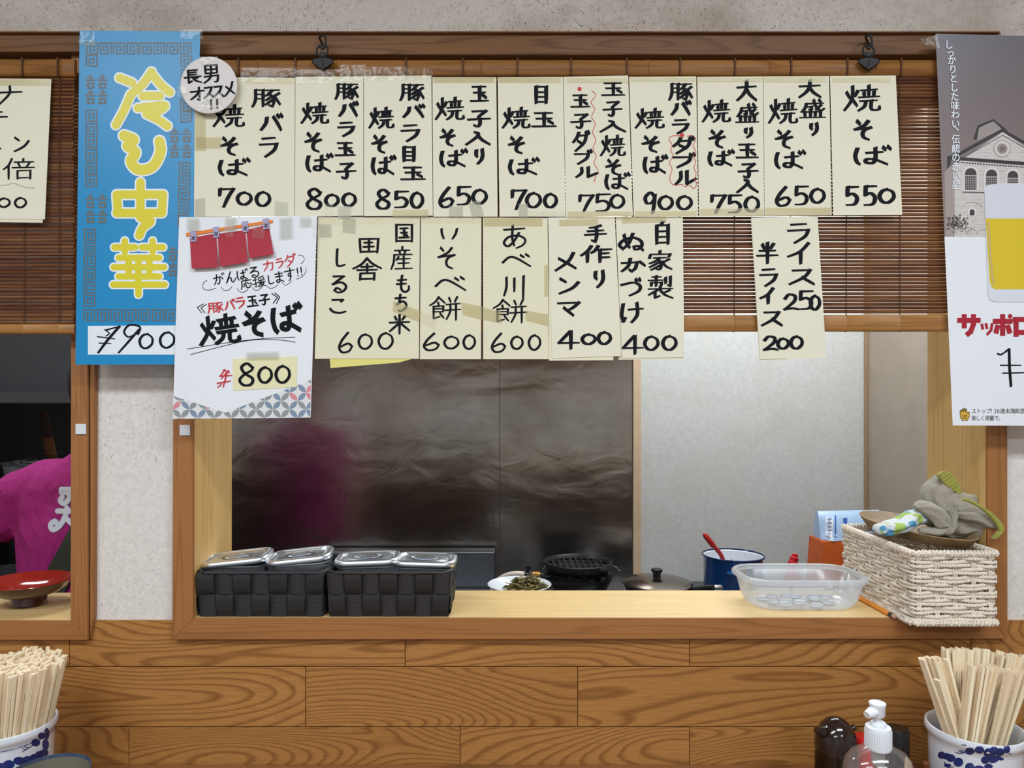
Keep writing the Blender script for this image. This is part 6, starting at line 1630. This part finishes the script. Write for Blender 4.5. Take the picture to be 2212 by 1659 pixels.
# left cup: a tight bundle leaning a little to the right
tc = P(40, 1428, -.118); LB = 'pale wooden chopstick pair in the packed bundle in the left-edge cup'
gx, gy = .0122, .0070
for a in range(-6, 7):
    for b in range(-11, 12):
        x = a * gx + (b % 2) * gx / 2 + rs.uniform(-.0012, .0012); y = b * gy * .9 + rs.uniform(-.0008, .0008)
        if math.hypot(x, y) > .0575: continue
        tp = tc + V((x, y, rs.gauss(0, .0022) - .05 * (x ** 2 + y ** 2) ** .5 * .3))
        if (tp.x / (D + tp.y) * F + VX) < -25 : continue
        bt = V((cL.x - .004 + x * .63, cL.y + y * .63, 0)); bt.z = 0
        base = V((bt.x, bt.y, TZ + .012)); dd = (tp - base).normalized(); 
        stick(tp, tp - dd * LEN, rs.choice((0, 0, 0, .35, -.35, 1.57)) + rs.uniform(-.1, .1), LB, 'chopstick pairs in the left cup')
# right cup: three loose fans
def fan(n, tops, bots, label, group, seed):
    r = random.Random(seed); placed = []
    tries = 0
    while len(placed) < n and tries < 4000:
        tries += 1
        u, v = r.random(), r.random()
        tp = tops(u, v, r); bt = bots(u, v, r)
        if any((tp - a).length < .0056 or (bt - b).length < .0034 for a, b in placed): continue
        dd = (tp - bt).normalized()
        placed.append((tp, bt)); stick(tp, tp - dd * min(LEN, (tp.z - TZ - .007) / dd.z), r.uniform(-.35, .35) + (1.3 if r.random() < .15 else 0), label, group)
G = 'chopstick pairs in the pine cup'
yc = cR.y
fan(19, lambda u, v, r: P(1990 + 62 * u, 1421 + 6 * u + r.uniform(-6, 6), yc - .012 + .034 * v), lambda u, v, r: V((cR.x - .010 + .02 * u, yc - .014 + .034 * v, TZ + .010)), 'pale chopstick pair in the clump leaning left out of the pine-painted cup', G, 1)
fan(34, lambda u, v, r: P(2034 + 184 * u, 1402 + 18 * u * u + r.uniform(-5, 5), yc + .022 + .026 * v), lambda u, v, r: V((cR.x - .02 + .046 * u, yc + .012 + .02 * v, TZ + .010)), 'pale chopstick pair in the back clump of the pine-painted cup', G, 2)
fan(28, lambda u, v, r: P(2092 + 130 * u, 1434 + 18 * u + r.uniform(-6, 6), yc - .028 + .034 * v), lambda u, v, r: V((cR.x - .048 + .046 * u, yc - .03 + .03 * v, TZ + .010)), 'pale chopstick pair in the front clump leaning right out of the pine-painted cup', G, 3)
stick(P(2024, 1468, yc - .034), V((cR.x - .012, yc - .03, TZ + .008)), .2, 'short-standing chopstick pair at the front left of the pine-painted cup', G)

# soy sauce dispenser
ysd = -.09; cs = P(1806, 1580, ysd); rsd = 43.5 * (D + ysd) / F
root = empty('soy_dispenser', (cs.x, cs.y, TZ), 'dark brown dome-topped soy sauce dispenser by the panelling', 'dispenser')
zt = P(1806, 1548, ysd).z; zm = P(1806, 1612, ysd).z
M['brown_plastic'] = plain('dark_brown_plastic', (40, 26, 20), .12, Coat_Weight=.3)
m = MB(); hh = zt - zm
m.lathe([(rsd * 1.0, zm - .004), (rsd * 1.02, zm)] + [(max(.0001, rsd * 1.02 * math.cos(t)), zm + hh * math.sin(t)) for t in [math.pi / 2 * k / 10 for k in range(1, 11)]], (cs.x, cs.y, 0), 40, cap0=True)
dome = m.build('dome_lid', M['brown_plastic'], root, True)
m = MB(); p = P(1778, 1580, ysd - .01); m.tube([p, P(1766, 1578, ysd - .012), P(1762, 1576, ysd - .012)], [.008, .0055, .005], 10); m.build('spout', M['brown_plastic'], dome, True)
m = MB(); m.tube([P(1838, 1574, ysd), P(1846, 1571, ysd), P(1848, 1571, ysd)], [.003, .0045, .003], 10); m.build('vent_knob', M['brown_plastic'], dome, True)
M['smoked'] = plastic('smoked_glass', (.36, .27, .18, 1), lin((54, 40, 26)), .45, .05)
m = MB(); m.lathe([(rsd * .95, TZ), (rsd, TZ + .006), (rsd * .98, zm - .02), (rsd * .97, zm - .004)], (cs.x, cs.y, 0), 40, cap0=True); m.build('jar', M['smoked'], root, True)
m = MB(); m.lathe([(rsd * .9, TZ + .004), (rsd * .94, TZ + .008), (rsd * .92, TZ + .05), (.0001, TZ + .05)], (cs.x, cs.y, 0), 32, cap0=True); m.build('soy_sauce', plain('soy_sauce', (22, 12, 8), .1), root, True)
# red capped and black capped bottles
for (px, py, rpx, yy_, nm, lab, cc_, bc) in ((1866, 1590, 21, -.085, 'spice_bottle', 'bottle with a flat red cap between the soy dispenser and the pump bottle', (206, 36, 34), (150, 30, 28)), (1938, 1572, 24, -.075, 'spice_bottle', 'black capped bottle between the pump bottle and the chopstick cup', (28, 26, 26), (40, 34, 30))):
    c = P(px, py, yy_); r = rpx * (D + yy_) / F
    root = empty(nm, (c.x, c.y, TZ), lab, 'bottle')
    m = MB(); m.lathe([(r, c.z - .05), (r, c.z - .004), (r * .9, c.z), (.0001, c.z)], (c.x, c.y, 0), 36, cap0=True); m.build('cap', plain('bottle_cap', cc_, .25), root, True)
    m = MB(); m.lathe([(r * .95, TZ), (r, TZ + .004), (r, c.z - .055), (r * .9, c.z - .05)], (c.x, c.y, 0), 36, cap0=True, cap1=True); m.build('body', plain('bottle_body', bc, .2), root, True)
# pump bottle of hand sanitiser
yq = -.215; k = (D + yq) / F; c0 = P(1897, 1590, yq)
root = empty('pump_bottle', (c0.x, c0.y, TZ), 'clear pump bottle with a white pump head in front of the spice bottles', 'bottle')
M['pump'] = plain('white_pump_plastic', (232, 234, 240), .3)
zz = lambda py: P(0, py, yq).z
m = MB(); rb = 74 * k
m.lathe([(rb * .95, TZ), (rb, TZ + .004), (rb, zz(1660)), (rb * .94, zz(1642)), (rb * .78, zz(1626)), (rb * .5, zz(1615)), (rb * .36, zz(1610)), (rb * .34, zz(1604))], (c0.x, c0.y, 0), 56, 0, 1, .72, cap0=True)
m.build('clear_body', plastic('clear_bottle_plastic', (.93, .94, .95, 1), lin((232, 234, 236)), .07, .1, .06), root, True)
m = MB(); m.lathe([(rb * .9, TZ + .004), (rb * .95, TZ + .01), (rb * .94, TZ + .07), (.0001, TZ + .07)], (c0.x, c0.y, 0), 40, 0, 1, .7, cap0=True); m.build('gel', plastic('clear_gel', (.95, .96, .97, 1), lin((230, 232, 234)), .1), root, True)
m = MB(); r = 26.5 * k; m.lathe([(r * .98, zz(1616)), (r, zz(1613)), (r, zz(1573)), (r * .95, zz(1569)), (r * .62, zz(1568)), (r * .6, zz(1561)), (r * .52, zz(1559)), (.0001, zz(1559))], (c0.x, c0.y, 0), 40, cap0=True)
for q in range(36): a = 2 * math.pi * q / 36; m.tube([V((c0.x + r * math.cos(a), c0.y + r * math.sin(a), zz(1612))), V((c0.x + r * math.cos(a), c0.y + r * math.sin(a), zz(1576)))], .0006, 4)
m.build('collar', M['pump'], root, True, sharp=50)
m = MB(); r = 8 * k; m.lathe([(r * 1.1, zz(1562)), (r, zz(1556)), (r * 1.0, zz(1546)), (r * 1.35, zz(1542))], (c0.x - .001, c0.y, 0), 24, cap0=True, cap1=True); m.build('stem', M['pump'], root, True)
m = MB(); r = 17 * k; m.lathe([(r * .82, zz(1546)), (r * .9, zz(1544)), (r * .92, zz(1526)), (r * 1.02, zz(1522)), (r * 1.0, zz(1518)), (r * .7, zz(1515.5)), (.0001, zz(1515))], (c0.x - .001, c0.y, 0), 36, cap0=True)
phead = m.build('pump_head', M['pump'], root, True)
m = MB(); cz_ = zz(1532); ax = V((c0.x - .001, c0.y, cz_)); dn = V((-.9, -.4, -.22)).normalized(); sd_ = dn.cross(V((0, 0, 1))).normalized(); up_ = sd_.cross(dn)
m.loft([[ax + dn * t + sd_ * math.cos(a) * w_ + up_ * math.sin(a) * h_ for a in [2 * math.pi * q / 16 for q in range(16)]] for t, w_, h_ in ((.0, .007, .0055), (.009, .0075, .006), (.013, .0062, .0055), (.019, .005, .0045))], 0, True, True); m.build('nozzle', M['pump'], phead, True)
m = MB(); m.tube([V((c0.x, c0.y, zz(1612))), V((c0.x, c0.y, zz(1650)))], [.0085, .0075], 16); m.tube([V((c0.x, c0.y, zz(1650))), V((c0.x + .004, c0.y, TZ + .01))], .0028, 8); m.build('dip_tube', plastic('milky_tube', (.9, .9, .9, 1), lin((220, 224, 226)), .55), root, True)
# toothpicks and a little wooden spoon at the frame's lower edge
cT = P(1962, 1668, -.11)
m = MB(); r = 17 * (D - .11) / F; m.lathe([(r * .95, TZ), (r, TZ + .003), (r, cT.z - .004), (r * .9, cT.z - .004), (r * .88, TZ + .006), (.0001, TZ + .005)], (cT.x, cT.y, 0), 28, cap0=True)
tag(m.build('toothpick_holder', plain('dark_holder', (52, 40, 32), .4), None, True), 'small dark toothpick holder between the pump bottle and the pine-painted cup', 'holder')
m = MB(); m.tube([V((0, 0, -.06)), V((0, 0, -.056)), V((0, 0, -.004)), V((0, 0, 0))], [.0003, .0011, .0011, .0003], 8)
tp0 = m.build('toothpick', plain('toothpick_wood', (224, 200, 160), .7), None, True, origin=(0, 0, 0)); tag(tp0, 'wooden toothpick standing in the small dark holder', 'toothpick', 'toothpicks in the holder')
for q in range(9):
    pp = P(1957 + 2.9 * (q % 5) + (q // 5) * 1.4, 1634 + 3.6 * (q % 5) + rs.uniform(-1, 1), -.114 + .006 * (q // 5)); e = (rs.uniform(-.05, .05), .05 + rs.uniform(-.05, .05), 0)
    if q == 0: tp0.location = pp; tp0.rotation_euler = e
    else: copy_tree(tp0, pp, e)
cq = P(2002, 1656, -.12)
root = empty('spice_jar', (cq.x, cq.y, TZ), 'small brown jar with a wooden spoon handle, left of the pine-painted cup', 'jar')
m = MB(); m.lathe([(.014, TZ), (.0165, TZ + .01), (.0165, cq.z - .022), (.012, cq.z - .014), (.0001, cq.z - .013)], (cq.x, cq.y, 0), 28, cap0=True); m.build('body', plain('brown_jar_glaze', (70, 40, 26), .2), root, True)
m = MB(); m.tube(smooth_path([V((cq.x, cq.y, cq.z - .03)), V((cq.x - .001, cq.y - .002, cq.z - .006)), V((cq.x - .003, cq.y - .003, cq.z + .007))], 5), [.003] * 5 + [.0045] * 5 + [.004], 10); m.build('spoon_handle', plain('red_brown_wood', (104, 52, 26), .4), root, True)
# tea cup cut by the lower edge
cu = P(104, 1666, -.25); ru = 83 * (D - .25) / F
root = empty('tea_cup', (cu.x, cu.y, TZ), 'dark tea cup with a blue rim in front of the left-edge chopstick cup', 'cup')
hu = cu.z - TZ
m = MB(); m.lathe([(ru * .6, 0), (ru * .66, .004), (ru * .85, .02), (ru * .98, hu * .6), (ru * .99, hu - .006)], (cu.x, cu.y, TZ), 48, cap0=True); m.build('outside', plain('grey_blue_glaze', (96, 104, 112), .2, var=.15), root, True)
m = MB(); m.lathe([(ru * .99, hu - .006), (ru * 1.005, hu - .002), (ru * .99, hu), (ru * .955, hu - .004)], (cu.x, cu.y, TZ), 48); m.build('rim', plain('blue_grey_rim', (54, 66, 88), .12, var=.2), root, True)
m = MB(); m.lathe([(ru * .955, hu - .004), (ru * .93, hu * .55), (ru * .75, .016), (.0001, .01)], (cu.x, cu.y, TZ), 48); m.build('inside', plain('grey_green_glaze', (122, 116, 100), .25, var=.08), root, True)
for o in bpy.data.objects:
    for kk in ('_w', '_fn'):
        if kk in o: del o[kk]
